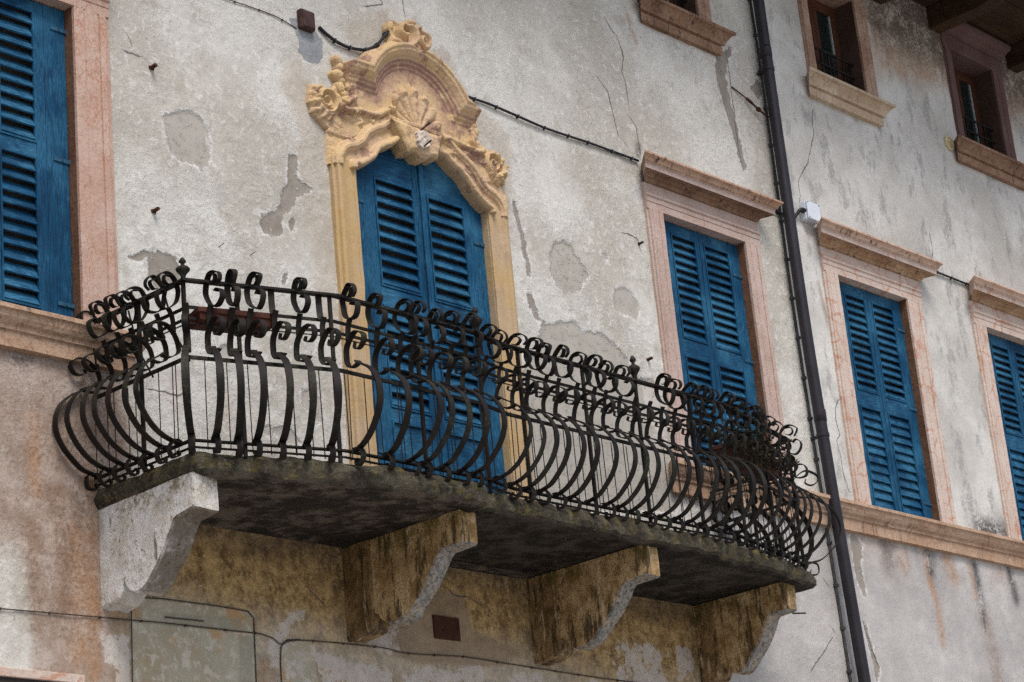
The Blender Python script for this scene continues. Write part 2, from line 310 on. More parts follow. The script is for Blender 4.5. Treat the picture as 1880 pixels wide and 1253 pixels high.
def mat_corbel(name, pale, dim=False):
    m = NT(name)
    p = m.co(obj=False)
    ps = m.co((5, 5, 1.0), obj=False)
    run = m.noise(ps, 2.6, 7, 0.7)
    med = m.noise(p, 7.0, 7, 0.72)
    fine = m.noise(p, 42.0, 6, 0.72)
    if pale:
        c = m.mix(m.ramp(med, 0.36, 0.62), (0.72, 0.705, 0.67), (0.56, 0.515, 0.45))
        c = m.mix(m.math('MULTIPLY', m.ramp(run, 0.58, 0.70), 0.85), c, (0.08, 0.055, 0.03))
        c = m.mix(m.math('MULTIPLY', m.math('MULTIPLY', m.ramp(fine, 0.52, 0.64), m.ramp(m.noise(p, 2.6, 5, 0.7), 0.45, 0.6)), 0.8), c, (0.26, 0.15, 0.075))
    else:
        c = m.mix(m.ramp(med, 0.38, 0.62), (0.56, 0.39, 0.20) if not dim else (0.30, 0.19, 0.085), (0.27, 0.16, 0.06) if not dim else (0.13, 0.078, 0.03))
        c = m.mix(m.math('MULTIPLY', m.ramp(run, 0.51, 0.58), 0.85), c, (0.05, 0.031, 0.014))
        c = m.mix(m.math('MULTIPLY', m.ramp(m.noise(ps, 3.7, 6, 0.7), 0.54, 0.68), 0.8), c, (0.68, 0.52, 0.33))
        c = m.mix(m.math('MULTIPLY', m.ramp(fine, 0.52, 0.68), 0.6), c, (0.06, 0.038, 0.016))
    g = m.n("ShaderNodeNewGeometry")
    sx = m.n("ShaderNodeSeparateXYZ")
    m.t.links.new(g.outputs["Position"], sx.inputs[0])
    # yellow-green moss below the slab
    mo = m.math('MULTIPLY', m.ramp(sx.outputs[2], 3.42, 3.6), m.ramp(m.math('ADD', m.math('MULTIPLY', med, 0.6), m.math('MULTIPLY', fine, 0.5)), 0.5, 0.66))
    c = m.mix(m.math('MULTIPLY', mo, 0.8), c, (0.13, 0.11, 0.022))
    # outer soffit: reflected light painted in as grey, dark brown on the pale corbel
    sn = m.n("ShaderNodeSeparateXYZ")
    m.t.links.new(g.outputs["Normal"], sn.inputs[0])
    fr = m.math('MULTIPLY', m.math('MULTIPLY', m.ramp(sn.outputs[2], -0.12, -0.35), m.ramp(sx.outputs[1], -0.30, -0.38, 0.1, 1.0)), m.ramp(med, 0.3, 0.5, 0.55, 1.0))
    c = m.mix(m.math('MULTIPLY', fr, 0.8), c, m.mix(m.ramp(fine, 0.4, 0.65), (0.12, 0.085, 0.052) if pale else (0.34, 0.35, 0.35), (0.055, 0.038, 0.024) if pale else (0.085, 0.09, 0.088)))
    m.color(c)
    m.bump(m.math('ADD', m.math('MULTIPLY', med, 2.0), fine), 0.9, 0.012)
    return m.mat


def mat_slab(name="mossy_slab_stone", black=1.0):
    m = NT(name)
    p = m.co(obj=False)
    med = m.noise(p, 6.0, 7, 0.72)
    fine = m.noise(p, 34.0, 7, 0.74)
    g = m.n("ShaderNodeNewGeometry")
    sn = m.n("ShaderNodeSeparateXYZ")
    m.t.links.new(g.outputs["Normal"], sn.inputs[0])
    c = m.mix(m.ramp(med, 0.36, 0.64), (0.115, 0.098, 0.064), (0.032, 0.027, 0.018))
    c = m.mix(m.math('MULTIPLY', m.ramp(fine, 0.5, 0.68), 0.75), c, (0.24, 0.21, 0.145))
    c = m.mix(m.math('MULTIPLY', m.ramp(m.noise(p, 13.0, 6, 0.75), 0.53, 0.64), 0.75), c, (0.17, 0.135, 0.03))
    c = m.mix(m.math('MULTIPLY', m.ramp(m.noise(p, 22.0, 5, 0.7), 0.56, 0.7), 0.7), c, (0.025, 0.02, 0.014))
    under = m.ramp(sn.outputs[2], -0.55, -0.9)  # downward faces take a darker colour, shade painted onto the underside
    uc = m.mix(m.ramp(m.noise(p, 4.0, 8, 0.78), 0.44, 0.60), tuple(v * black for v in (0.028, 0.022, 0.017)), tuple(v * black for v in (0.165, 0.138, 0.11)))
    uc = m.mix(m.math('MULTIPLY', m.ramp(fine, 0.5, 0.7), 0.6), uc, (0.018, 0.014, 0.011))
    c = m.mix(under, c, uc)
    m.color(c)
    m.bump(m.math('ADD', m.math('MULTIPLY', med, 1.6), m.math('MULTIPLY', fine, 1.2)), 1.0, 0.02)
    return m.mat


def mat_wood(name, base, dark, worn, stretch, wornamt=0.6, rough=0.6):
    m = NT(name)
    p = m.co(stretch, obj=False)
    p1 = m.co(obj=False)
    grain = m.noise(p, 6.0, 7, 0.72, 0.4)
    g2 = m.noise(p, 19.0, 5, 0.7)
    big = m.noise(p1, 2.6, 4, 0.6)
    pos = m.n("ShaderNodeObjectInfo")
    c = m.mix(m.ramp(grain, 0.35, 0.68), base, dark)
    c = m.mix(m.math('MULTIPLY', m.math('MULTIPLY', m.ramp(g2, 0.44, 0.62), m.ramp(big, 0.36, 0.6)), wornamt), c, worn)
    c = m.mix(m.math('MULTIPLY', m.ramp(m.noise(p1, 60.0, 3), 0.66, 0.72), 0.6), c, dark)
    c = m.mix(m.math('MULTIPLY', m.ramp(m.noise(p1, 1.3, 4, 0.65), 0.48, 0.66), 0.45 * wornamt), c, worn)
    hv = m.n("ShaderNodeHueSaturation")
    m.set(hv.inputs["Value"], m.math('MULTIPLY_ADD', pos.outputs["Random"], 0.22, 0.89))
    m.set(hv.inputs["Color"], c)
    m.color(hv.outputs[0])
    m.b.inputs["Specular IOR Level"].default_value = 0.18
    m.rough(m.ramp(g2, 0.3, 0.7, rough - 0.1, rough + 0.2))
    m.bump(m.math('ADD', grain, m.math('MULTIPLY', g2, 0.6)), 0.6, 0.003)
    return m.mat


def mat_iron():
    m = NT("wrought_iron")
    p = m.co(obj=False)
    med = m.noise(p, 9.0, 6, 0.7)
    fine = m.noise(p, 70.0, 5, 0.7)
    c = m.mix(m.ramp(med, 0.35, 0.6), (0.0045, 0.0038, 0.0034), (0.012, 0.008, 0.0055))
    c = m.mix(m.math('MULTIPLY', m.ramp(m.noise(p, 3.2, 5, 0.7), 0.50, 0.62), m.ramp(fine, 0.40, 0.58)), c, (0.030, 0.030, 0.018))
    c = m.mix(m.math('MULTIPLY', m.ramp(m.noise(p, 6.0, 5, 0.7), 0.58, 0.72), 0.45), c, (0.03, 0.0125, 0.0065))
    m.color(c)
    m.b.inputs["Specular IOR Level"].default_value = 0.22
    m.rough(0.66)
    m.bump(fine, 0.5, 0.002)
    return m.mat


def mat_plain(name, col, rough=0.7, var=0.25, scale=20.0, metallic=0.0, bumpd=0.002, dirt=None):
    m = NT(name)
    p = m.co(obj=False)
    f = m.noise(p, scale, 5, 0.65)
    c = m.mix(m.ramp(f, 0.3, 0.7), tuple(v * (1 + var) for v in col), tuple(v * (1 - var) for v in col))
    if dirt:
        c = m.mix(m.math('MULTIPLY', m.ramp(m.noise(p, scale * 0.5, 6, 0.7), 0.5, 0.66), 0.75), c, dirt)
    m.color(c)
    m.rough(rough)
    m.b.inputs["Metallic"].default_value = metallic
    m.bump(f, 0.4, bumpd)
    return m.mat


PLASTER = mat_plaster()
PINK = mat_stone("pink_marble", (0.49, 0.355, 0.285), (0.43, 0.275, 0.205), (0.36, 0.14, 0.08), 0.6, dirt=(0.22, 0.12, 0.08), dirtamt=0.4, veinscale=26.0, stretch=(1, 1, 0.6))
PALEPINK = mat_stone("pale_pink_marble", (0.56, 0.455, 0.39), (0.50, 0.39, 0.325), (0.42, 0.18, 0.095), 0.7, dirt=(0.25, 0.17, 0.13), dirtamt=0.25, veinscale=6.0)
CORNICE = mat_stone("stained_cornice_stone", (0.62, 0.45, 0.355), (0.55, 0.375, 0.275), (0.26, 0.12, 0.07), 0.3, dirt=(0.16, 0.085, 0.05), dirtamt=0.35, soot=0.95)
CORNICE2 = mat_stone("browned_cornice_stone", (0.50, 0.325, 0.225), (0.40, 0.245, 0.16), (0.20, 0.09, 0.05), 0.4, dirt=(0.08, 0.045, 0.028), dirtamt=0.6, soot=1.0)
BEDMOULD = mat_stone("ochre_bed_mould", (0.48, 0.33, 0.215), (0.36, 0.21, 0.12), (0.14, 0.07, 0.04), 0.4, dirt=(0.07, 0.04, 0.025), dirtamt=0.7, soot=1.0)
CORNICED = mat_stone("stained_shaded_cornice", (0.30, 0.185, 0.12), (0.17, 0.095, 0.06), (0.08, 0.04, 0.025), 0.4, dirt=(0.045, 0.026, 0.018), dirtamt=0.75, soot=1.0)
GRAINPINK = mat_stone("grainy_pink_stone", (0.48, 0.375, 0.325), (0.41, 0.30, 0.25), (0.36, 0.18, 0.12), 0.3, dirt=(0.24, 0.13, 0.095), dirtamt=0.6, veinscale=30.0, stretch=(1, 1, 0.5))
COURSE = mat_stone("course_stone", (0.47, 0.325, 0.225), (0.39, 0.245, 0.16), (0.22, 0.10, 0.05), 0.45, dirt=(0.10, 0.06, 0.035), dirtamt=0.6, soot=0.55)
SILL = mat_stone("sill_stone", (0.50, 0.40, 0.29), (0.42, 0.31, 0.21), (0.18, 0.10, 0.05), 0.3, dirt=(0.12, 0.08, 0.05), dirtamt=0.45, soot=0.5)
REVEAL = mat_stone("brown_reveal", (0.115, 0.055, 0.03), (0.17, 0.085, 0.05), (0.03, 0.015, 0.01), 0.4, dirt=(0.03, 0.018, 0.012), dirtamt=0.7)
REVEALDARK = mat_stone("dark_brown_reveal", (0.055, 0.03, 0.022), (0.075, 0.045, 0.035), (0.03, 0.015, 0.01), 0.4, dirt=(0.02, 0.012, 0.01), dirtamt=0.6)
PURPLE = mat_stone("purple_brown_stone", (0.135, 0.08, 0.07), (0.11, 0.06, 0.052), (0.06, 0.035, 0.03), 0.3, dirtamt=0.4)
FLAKY = mat_stone("flaking_brown_stone", (0.40, 0.28, 0.205), (0.29, 0.17, 0.115), (0.12, 0.06, 0.045), 0.5, dirt=(0.10, 0.05, 0.04), dirtamt=0.7)
OCHRE = mat_ochre("ochre_carving")
OCHREJ = mat_ochre("ochre_jamb", True)
CORB = mat_corbel("stained_corbel", False)
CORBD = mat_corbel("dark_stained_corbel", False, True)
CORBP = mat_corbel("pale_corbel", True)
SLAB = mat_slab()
SLABD = mat_slab("shaded_slab_stone", 0.42)  # same stone with deeper shade painted onto its underside
BLUE_V = mat_wood("blue_paint_upright", (0.0018, 0.058, 0.132), (0.001, 0.018, 0.048), (0.035, 0.155, 0.265), (14, 14, 0.9), 0.75)
BLUE_H = mat_wood("blue_paint_level", (0.002, 0.058, 0.132), (0.001, 0.016, 0.042), (0.045, 0.17, 0.275), (0.9, 10, 14), 0.9)
BROWNWOOD = mat_wood("brown_window_wood", (0.085, 0.028, 0.014), (0.04, 0.014, 0.008), (0.14, 0.06, 0.035), (14, 14, 1), 0.4)
BEAMWOOD = mat_wood("dark_eaves_wood", (0.045, 0.022, 0.011), (0.018, 0.009, 0.005), (0.10, 0.055, 0.028), (10, 1, 10), 0.5, 0.75)
IRON = mat_iron()
PIPE = mat_plain("dark_copper_pipe", (0.020, 0.017, 0.021), 0.45, 0.25, 5.0)
CABLE = mat_plain("black_cable", (0.014, 0.014, 0.017), 0.5, 0.3)
CONDUIT = mat_plain("grey_conduit", (0.05, 0.048, 0.045), 0.7, 0.3)
WIRE = mat_plain("thin_wire", (0.06, 0.045, 0.035), 0.7, 0.3)
RUST = mat_plain("rusty_metal", (0.052, 0.018, 0.009), 0.85, 0.4, 30.0)
RUSTBOX = mat_plain("brown_tin", (0.055, 0.028, 0.022), 0.7, 0.4, 18.0)
WHITEBOX = mat_plain("white_plastic", (0.62, 0.66, 0.72), 0.45, 0.06, 8.0)
CREAM = mat_plain("cream_plastic", (0.50, 0.42, 0.25), 0.5, 0.12, 20.0)
DARK = mat_plain("dark_room", (0.035, 0.03, 0.026), 0.9, 0.2)
ZINC = mat_plain("hinge_metal", (0.02, 0.075, 0.13), 0.6, 0.4, 40.0)
TERRA = mat_plain("terracotta", (0.085, 0.026, 0.016), 0.75, 0.3, 9.0, dirt=(0.035, 0.014, 0.01))
ROOFTILE = mat_plain("roof_tile", (0.20, 0.075, 0.045), 0.8, 0.25, 9.0)
SOIL = mat_plain("soil", (0.03, 0.022, 0.015), 0.95, 0.4)
STEM = mat_plain("dry_stem", (0.022, 0.015, 0.009), 0.85, 0.4)
DRYLEAF = mat_plain("dry_leaf", (0.04, 0.036, 0.013), 0.8, 0.5)
STREET = mat_plain("paving", (0.36, 0.345, 0.32), 0.9, 0.2, 1.2, bumpd=0.01)
CURTAIN = mat_plain("pale_curtain", (0.36, 0.40, 0.40), 0.9, 0.15, 9.0)
MORTAR = mat_plain("pale_mortar", (0.55, 0.46, 0.38), 0.9, 0.2, 30.0, bumpd=0.006)
BACKING = mat_plain("dusty_window_back", (0.12, 0.105, 0.09), 0.8, 0.3, 6.0)
DARKLINE = mat_plain("painted_line", (0.055, 0.05, 0.045), 0.9, 0.3)
g_ = NT("window_glass")
g_.color((0.012, 0.018, 0.018))
g_.rough(0.06)
g_.b.inputs["Specular IOR Level"].default_value = 0.5
GLASS = g_.mat

# ------------------------------------------------------------------ object helpers
ORG = {}


def thing(name, label, cat, loc=(0, 0, 0), group=None, kind=None):
    o = bpy.data.objects.new(name, None)
    o.empty_display_size = 0.1
    o.location = loc
    COL.objects.link(o)
    ORG[o.name] = Vector(loc)
    o["label"] = label
    o["category"] = cat
    if group:
        o["group"] = group
    o["kind"] = "thing"
    return o


class MB:
    def __init__(self):
        self.v = []
        self.f = []

    def add(self, vs, fs):
        k = len(self.v)
        self.v += [tuple(p) for p in vs]
        self.f += [tuple(i + k for i in f) for f in fs]
        return self

    def box(self, x0, x1, y0, y1, z0, z1):
        vs = [(x, y, z) for x in (x0, x1) for y in (y0, y1) for z in (z0, z1)]
        return self.add(vs, [(0, 1, 3, 2), (4, 6, 7, 5), (0, 4, 5, 1), (2, 3, 7, 6), (0, 2, 6, 4), (1, 5, 7, 3)])

    def loft(self, rings, closed=True, cap=True):
        n = len(rings[0])
        vs = [p for r in rings for p in r]
        fs = []
        for i in range(len(rings) - 1):
            for j in range(n if closed else n - 1):
                a, b = i * n + j, i * n + (j + 1) % n
                fs.append((a, b, b + n, a + n))
        if cap and closed:
            fs.append(tuple(reversed(range(n))))
            fs.append(tuple(range((len(rings) - 1) * n, len(rings) * n)))
        return self.add(vs, fs)

    def tube(self, pts, r, n=6):
        pts = [Vector(p) for p in pts]
        rings = []
        for i, p in enumerate(pts):
            t = (pts[min(i + 1, len(pts) - 1)] - pts[max(i - 1, 0)]).normalized()
            a = t.cross(Vector((0, 1, 0)))
            if a.length < 1e-3:
                a = t.cross(Vector((0, 0, 1)))
            a.normalize()
            b = t.cross(a).normalized()
            rr = r[i] if isinstance(r, (list, tuple)) else r
            rings.append([p + a * (rr * math.cos(2 * math.pi * k / n)) + b * (rr * math.sin(2 * math.pi * k / n)) for k in range(n)])
        return self.loft(rings)

    def lathe(self, c, prof, n=12):
        rings = [[(c[0] + r * math.cos(2 * math.pi * k / n), c[1] + r * math.sin(2 * math.pi * k / n), c[2] + z) for k in range(n)] for r, z in prof]
        return self.loft(rings)

    def mesh(self, name, org=(0, 0, 0), smooth=False):
        me = bpy.data.meshes.new(name)
        o = Vector(org)
        me.from_pydata([tuple(Vector(p) - o) for p in self.v], [], self.f)
        bm = bmesh.new()
        bm.from_mesh(me)
        bmesh.ops.recalc_face_normals(bm, faces=bm.faces)
        bm.to_mesh(me)
        bm.free()
        if smooth:
            me.shade_smooth()
        return me


def put(name, mesh, parent, mat, loc=(0, 0, 0), rot=(0, 0, 0)):
    o = bpy.data.objects.new(name, mesh)
    if mat is not None and not mesh.materials:
        mesh.materials.append(mat)
    if parent is not None:
        o.parent = parent
        ORG[o.name] = ORG[parent.name] + Vector(loc)
    else:
        ORG[o.name] = Vector(loc)
    o.location = loc
    o.rotation_euler = rot
    COL.objects.link(o)
    return o


def part(name, mb, parent, mat, smooth=False, bevel=0.0):
    o = put(name, mb.mesh(name, ORG[parent.name] if parent else (0, 0, 0), smooth), parent, mat)
    if bevel:
        b = o.modifiers.new("bevel", 'BEVEL')
        b.width = bevel
        b.segments = 2
        b.limit_method = 'ANGLE'
        b.angle_limit = math.radians(40)
    return o


def solo(name, mb, mat, label, cat, group=None, org=None, smooth=False, bevel=0.0):
    c = Vector(org) if org else sum((Vector(p) for p in mb.v), Vector()) / len(mb.v)
    o = put(name, mb.mesh(name, c, smooth), None, mat, c)
    o["label"] = label
    o["category"] = cat
    if group:
        o["group"] = group
    if bevel:
        b = o.modifiers.new("bevel", 'BEVEL')
        b.width = bevel
        b.segments = 2
        b.limit_method = 'ANGLE'
    return o


# ------------------------------------------------------------------ numpy field helpers
def hash2(i, j, s):
    h = (i * 374761393 + j * 668265263 + s * 982451653) & 0xFFFFFFFF
    h = ((h ^ (h >> 13)) * 1274126177) & 0xFFFFFFFF
    return ((h ^ (h >> 16)) & 0xFFFF) / 65535.0


def vnoise(x, y, s=0):
    xi, yi = np.floor(x).astype(np.int64), np.floor(y).astype(np.int64)
    fx, fy = x - xi, y - yi
    fx, fy = fx * fx * (3 - 2 * fx), fy * fy * (3 - 2 * fy)
    a, b = hash2(xi, yi, s), hash2(xi + 1, yi, s)
    c, d = hash2(xi, yi + 1, s), hash2(xi + 1, yi + 1, s)
    return (a * (1 - fx) + b * fx) * (1 - fy) + (c * (1 - fx) + d * fx) * fy


def fbm(x, y, oct=4, s=0):
    t, amp, tot = 0, 0.5, 0
    for k in range(oct):
        t = t + amp * vnoise(x * 2 ** k, y * 2 ** k, s + k)
        tot += amp
        amp *= 0.5
    return t / tot


def segdist(X, Z, pts, closed):
    d = np.full(X.shape, 1e9)
    sg = np.ones(X.shape)
    n = len(pts)
    for i in range(n if closed else n - 1):
        ax, az = pts[i]
        bx, bz = pts[(i + 1) % n]
        ex, ez = bx - ax, bz - az
        L = max(ex * ex + ez * ez, 1e-9)
        t = np.clip(((X - ax) * ex + (Z - az) * ez) / L, 0, 1)
        dd = np.hypot(X - ax - t * ex, Z - az - t * ez)
        cr = ex * (Z - az) - ez * (X - ax)
        m = dd < d
        sg = np.where(m, np.where(cr >= 0, 1.0, -1.0), sg)
        d = np.minimum(d, dd)
    return d, sg


def inside(X, Z, pts):
    r = np.zeros(X.shape, bool)
    n = len(pts)
    for i in range(n):
        ax, az = pts[i]
        bx, bz = pts[(i + 1) % n]
        if az == bz:
            continue
        c = ((az > Z) != (bz > Z)) & (X < (bx - ax) * (Z - az) / (bz - az) + ax)
        r ^= c
    return r


def polysd(X, Z, polys):
    out = np.full(X.shape, -0.15)
    for p in polys:
        xs_, zs_ = [q[0] for q in p], [q[1] for q in p]
        bx = (X[0, :] > min(xs_) - 0.2) & (X[0, :] < max(xs_) + 0.2)
        bz = (Z[:, 0] > min(zs_) - 0.2) & (Z[:, 0] < max(zs_) + 0.2)
        if not bx.any() or not bz.any():
            continue
        ix = np.ix_(bz, bx)
        Xs, Zs = X[ix], Z[ix]
        d, _ = segdist(Xs, Zs, p, True)
        s = np.where(inside(Xs, Zs, p), d, -d)
        out[ix] = np.maximum(out[ix], np.clip(s, -0.15, 0.15))
    return out


def sstep(a, b, v):
    t = np.clip((v - a) / (b - a), 0, 1)
    return t * t * (3 - 2 * t)


def gridmesh(name, X, Y, Z, keep, smooth=True):
    nz, nx = X.shape
    co = np.stack([X, Y, Z], -1).reshape(-1, 3)
    idx = np.arange(nz * nx).reshape(nz, nx)
    q = np.stack([idx[:-1, :-1], idx[:-1, 1:], idx[1:, 1:], idx[1:, :-1]], -1).reshape(-1, 4)
    q = q[keep.reshape(-1)]
    me = bpy.data.meshes.new(name)
    me.vertices.add(len(co))
    me.vertices.foreach_set("co", co.astype(np.float32).ravel())
    me.loops.add(q.size)
    me.loops.foreach_set("vertex_index", q.astype(np.int32).ravel())
    me.polygons.add(len(q))
    me.polygons.foreach_set("loop_start", np.arange(0, q.size, 4, dtype=np.int32))
    me.polygons.foreach_set("use_smooth", np.full(len(q), smooth))
    me.update()
    return me


# ------------------------------------------------------------------ openings
DOOR_C = 10.615
ARCH = [(0, 6.53), (0.22, 6.51), (0.30, 6.45), (0.36, 6.425), (0.41, 6.39), (0.46, 6.32), (0.54, 6.26), (0.60, 6.225), (0.635, 6.22)]
WINS = [(6.68, 7.72), (13.27, 14.31), (15.58, 16.62), (17.90, 18.94)]
WZ0, WZ1 = 4.67, 6.70
SMALL = [(13.34, 14.10), (15.75, 16.52), (18.13, 18.88)]
SZ0, SZ1 = 8.56, 9.58

# ------------------------------------------------------------------ street
gm = MB().box(-600, 600, -600, 0.6, -1.9, -1.6)
street = put("street", gm.mesh("street"), None, STREET)
street["kind"] = "structure"

# ------------------------------------------------------------------ house
house = thing("house", "weathered old house with flaking cream plaster front and pink stone window surrounds", "house", (12.0, 0.0, -1.6))


def axis(lo, a, b, hi, fine, coarse):
    return np.concatenate([np.arange(lo, a, coarse), np.arange(a, b, fine), np.arange(b, hi + coarse, coarse)])


xs = axis(4.0, 6.9, 20.3, 24.0, 0.016, 0.2)
zs = axis(-1.7, 2.3, 10.0, 10.6, 0.016, 0.2)
X, Z = np.meshgrid(xs, zs)
cx = (X[:-1, :-1] + X[1:, 1:]) / 2
cz = (Z[:-1, :-1] + Z[1:, 1:]) / 2
keep = np.ones(cx.shape, bool)
for a, b in WINS:
    keep &= ~((cx > a - 0.02) & (cx < b + 0.02) & (cz > WZ0 - 0.03) & (cz < WZ1 + 0.02))
for a, b in SMALL:
    keep &= ~((cx > a - 0.02) & (cx < b + 0.02) & (cz > SZ0 - 0.02) & (cz < SZ1 + 0.02))
door_poly = [(DOOR_C - 0.645, 3.6), (DOOR_C + 0.645, 3.6)] + [(DOOR_C + u, v + 0.01) for u, v in reversed(ARCH)] + [(DOOR_C - u, v + 0.01) for u, v in ARCH[1:]]
keep &= ~inside(cx, cz, door_poly)
f_grey = polysd(X, Z, GREY)
f_bare = polysd(X, Z, BARE)
f_smooth = polysd(X, Z, SMOOTH)
Y = -0.004 + 0.012 * (fbm(X * 1.1, Z * 1.1, 4, 3) - 0.5) + 0.010 * (fbm(X * 7, Z * 7, 4, 9) - 0.5)
Y = Y + 0.006 * sstep(-0.01, 0.01, np.maximum(f_grey, f_bare))
wall_me = gridmesh("wall", X - 12.0, Y, Z + 1.6, keep)
wall = put("wall", wall_me, house, PLASTER)


def setattr_f(name, arr):
    at = wall_me.attributes.new(name, 'FLOAT', 'POINT')
    at.data.foreach_set("value", arr.astype(np.float32).ravel())


setattr_f("grey", f_grey)
setattr_f("bare", f_bare)
setattr_f("smooth", f_smooth)
setattr_f("blue", polysd(X, Z, BLUE))
zn = sstep(3.12, 2.9, Z) * sstep(8.95, 9.1, X) * sstep(13.3, 13.1, X)
f_pale = np.maximum(polysd(X, Z, PALE), np.clip((fbm(X * 2.6, Z * 3.2, 5, 71) - 0.60) * 0.5 * zn - 0.15 * (1 - zn), -0.15, 0.15))
zn2 = sstep(3.45, 3.2, Z) * sstep(11.9, 12.1, X) * sstep(13.1, 13.0, X)
f_pale = np.maximum(f_pale, np.clip((fbm(X * 5, Z * 4, 5, 75) - 0.58) * 0.4 * zn2 - 0.15 * (1 - zn2), -0.15, 0.15))
setattr_f("pale", f_pale)
setattr_f("green", polysd(X, Z, GREEN))
setattr_f("fresco", polysd(X, Z, FRESCO))
setattr_f("repair", polysd(X, Z, [[(9.75, 3.02), (10.2, 2.95), (11.0, 2.98), (11.2, 3.1), (10.75, 3.2), (10.7, 3.42), (10.2, 3.46), (9.95, 3.3)]]))
csd = np.full(X.shape, 1.0)
cud = np.full(X.shape, 1.0)
for p in CRACKS:
    d, s = segdist(X, Z, p, False)
    m_ = d < cud
    csd = np.where(m_, d * s, csd)
    cud = np.minimum(cud, d)
setattr_f("csd", csd)
setattr_f("cud", cud)
nz1 = fbm(X * 1.6, Z * 0.7, 4, 21)
nz2 = fbm(X * 4, Z * 1.2, 4, 31)
pink = sstep(8.25, 7.9, X) * sstep(4.6, 4.42, Z) * (0.55 + 0.6 * nz1)
pink = pink * (1 - 0.75 * sstep(7.35, 7.2, X + 0.2 * (nz2 - 0.5)) * sstep(3.5, 3.0, Z))
pink = np.maximum(pink, sstep(7.8, 8.0, X) * sstep(13.6, 13.2, X) * sstep(3.0, 2.8, Z) * (0.45 + 0.5 * nz1))
setattr_f("pink", pink)
mould = sstep(7.82, 7.9, X) * sstep(13.22, 13.14, X) * sstep(3.72, 3.60, Z) * (0.42 + 0.65 * sstep(2.8, 3.35, Z + 0.3 * (nz1 - 0.5)))
setattr_f("mould", np.clip(mould, 0, 1))
ochre = np.zeros(X.shape)
dark = np.zeros(X.shape)
for pl, w, k in STREAK:
    d, _ = segdist(X, Z, pl, False)
    g = np.exp(-(d / w) ** 2) * (0.55 + 0.7 * nz2)
    if k == 1:
        ochre = np.maximum(ochre, g * 0.8)
    elif k == 0:
        dark = np.maximum(dark, g)
    else:
        ochre = np.maximum(ochre, g * 0.45)
        dark = np.maximum(dark, g * 0.35)
# rain-stained band below the eaves, and below the sills
ev = sstep(8.85, 9.15, Z - 0.35 * (nz1 - 0.5) - 0.10 * (X - 17.4)) * sstep(16.6, 16.85, X)
ochre = np.maximum(ochre, 0.75 * ev)
dark = np.maximum(dark, 0.8 * sstep(9.05, 9.5, Z - 0.3 * (nz2 - 0.5)) * sstep(16.6, 16.85, X))
for a, b in SMALL:
    under = sstep(8.0, 8.34, Z) * sstep(8.36, 8.33, Z) * sstep(a - 0.45, a - 0.2, X) * sstep(b + 0.45, b + 0.2, X)
    dark = np.maximum(dark, under * 0.35 * nz2)
cu = sstep(4.05, 4.45, Z + 0.25 * (nz2 - 0.5)) * sstep(4.47, 4.42, Z) * sstep(14.9, 15.4, X)
dark = np.maximum(dark, 0.55 * cu * sstep(0.45, 0.75, nz2))
ochre = np.maximum(ochre, 0.4 * cu * sstep(0.4, 0.6, nz1))
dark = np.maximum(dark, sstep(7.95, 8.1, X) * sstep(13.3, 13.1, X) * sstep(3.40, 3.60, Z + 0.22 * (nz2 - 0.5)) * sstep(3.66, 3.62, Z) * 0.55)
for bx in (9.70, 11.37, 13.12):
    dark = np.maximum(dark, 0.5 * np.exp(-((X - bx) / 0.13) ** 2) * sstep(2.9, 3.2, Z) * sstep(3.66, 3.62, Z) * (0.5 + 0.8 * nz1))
setattr_f("ochre", np.clip(ochre, 0, 1))
setattr_f("dark", np.clip(dark, 0, 1))
setattr_f("film", 0.9 * sstep(13.1, 13.6, X) * sstep(4.6, 4.3, Z))
setattr_f("mottle", sstep(14.8, 15.3, X) * (0.35 + 0.65 * sstep(4.2, 5.0, Z)) + 0.35 * sstep(13.0, 13.6, X) * sstep(4.5, 4.2, Z))

# body of the house behind the plaster sheet: dark rooms, sides, back
ib = MB()
ib.box(4.0, 24.0, 3.6, 3.8, -1.7, 10.6)
ib.box(3.8, 4.0, 0.02, 3.8, -1.7, 10.6)
ib.box(24.0, 24.2, 0.02, 3.8, -1.7, 10.6)
ib.box(3.8, 24.2, 0.02, 3.8, 10.6, 10.75)
part("inner_walls", ib, house, DARK)

# string course under the tall windows: blocks
CP = [(0.0, 4.43), (0.045, 4.435), (0.048, 4.525), (0.062, 4.53), (0.064, 4.55), (0.085, 4.565), (0.10, 4.59), (0.108, 4.62), (0.125, 4.628), (0.125, 4.652), (0.115, 4.658), (0.0, 4.668)]


def course(x0, x1, endl, endr):
    mb = MB()
    n = max(2, int((x1 - x0) / 0.08))
    rings = []
    for i in range(n + 1):
        x = x0 + (x1 - x0) * i / n
        ring = []
        for j, (o, z) in enumerate(CP):
            xx = x
            if i == 0 and endl:
                xx = x - o * 0.9
            if i == n and endr:
                xx = x + o * 0.9
            k = 0.0 if o == 0 else 0.004 * mnoise.noise((x * 6, o * 30, z * 20))
            ring.append((xx, -o + k, z + k))
        rings.append(ring)
    mb.loft(rings)
    return mb


cuts = [5.0, 6.6, 8.03]
for a, b in zip(cuts[:-1], cuts[1:]):
    part("course_block", course(a, b - 0.004, a == cuts[0], b == cuts[-1]), house, COURSE)
cuts = [13.02, 14.62, 16.3, 17.93, 19.6, 21.2, 22.6]
for a, b in zip(cuts[:-1], cuts[1:]):
    part("course_block", course(a, b - 0.004, a == cuts[0], b == cuts[-1]), house, COURSE)

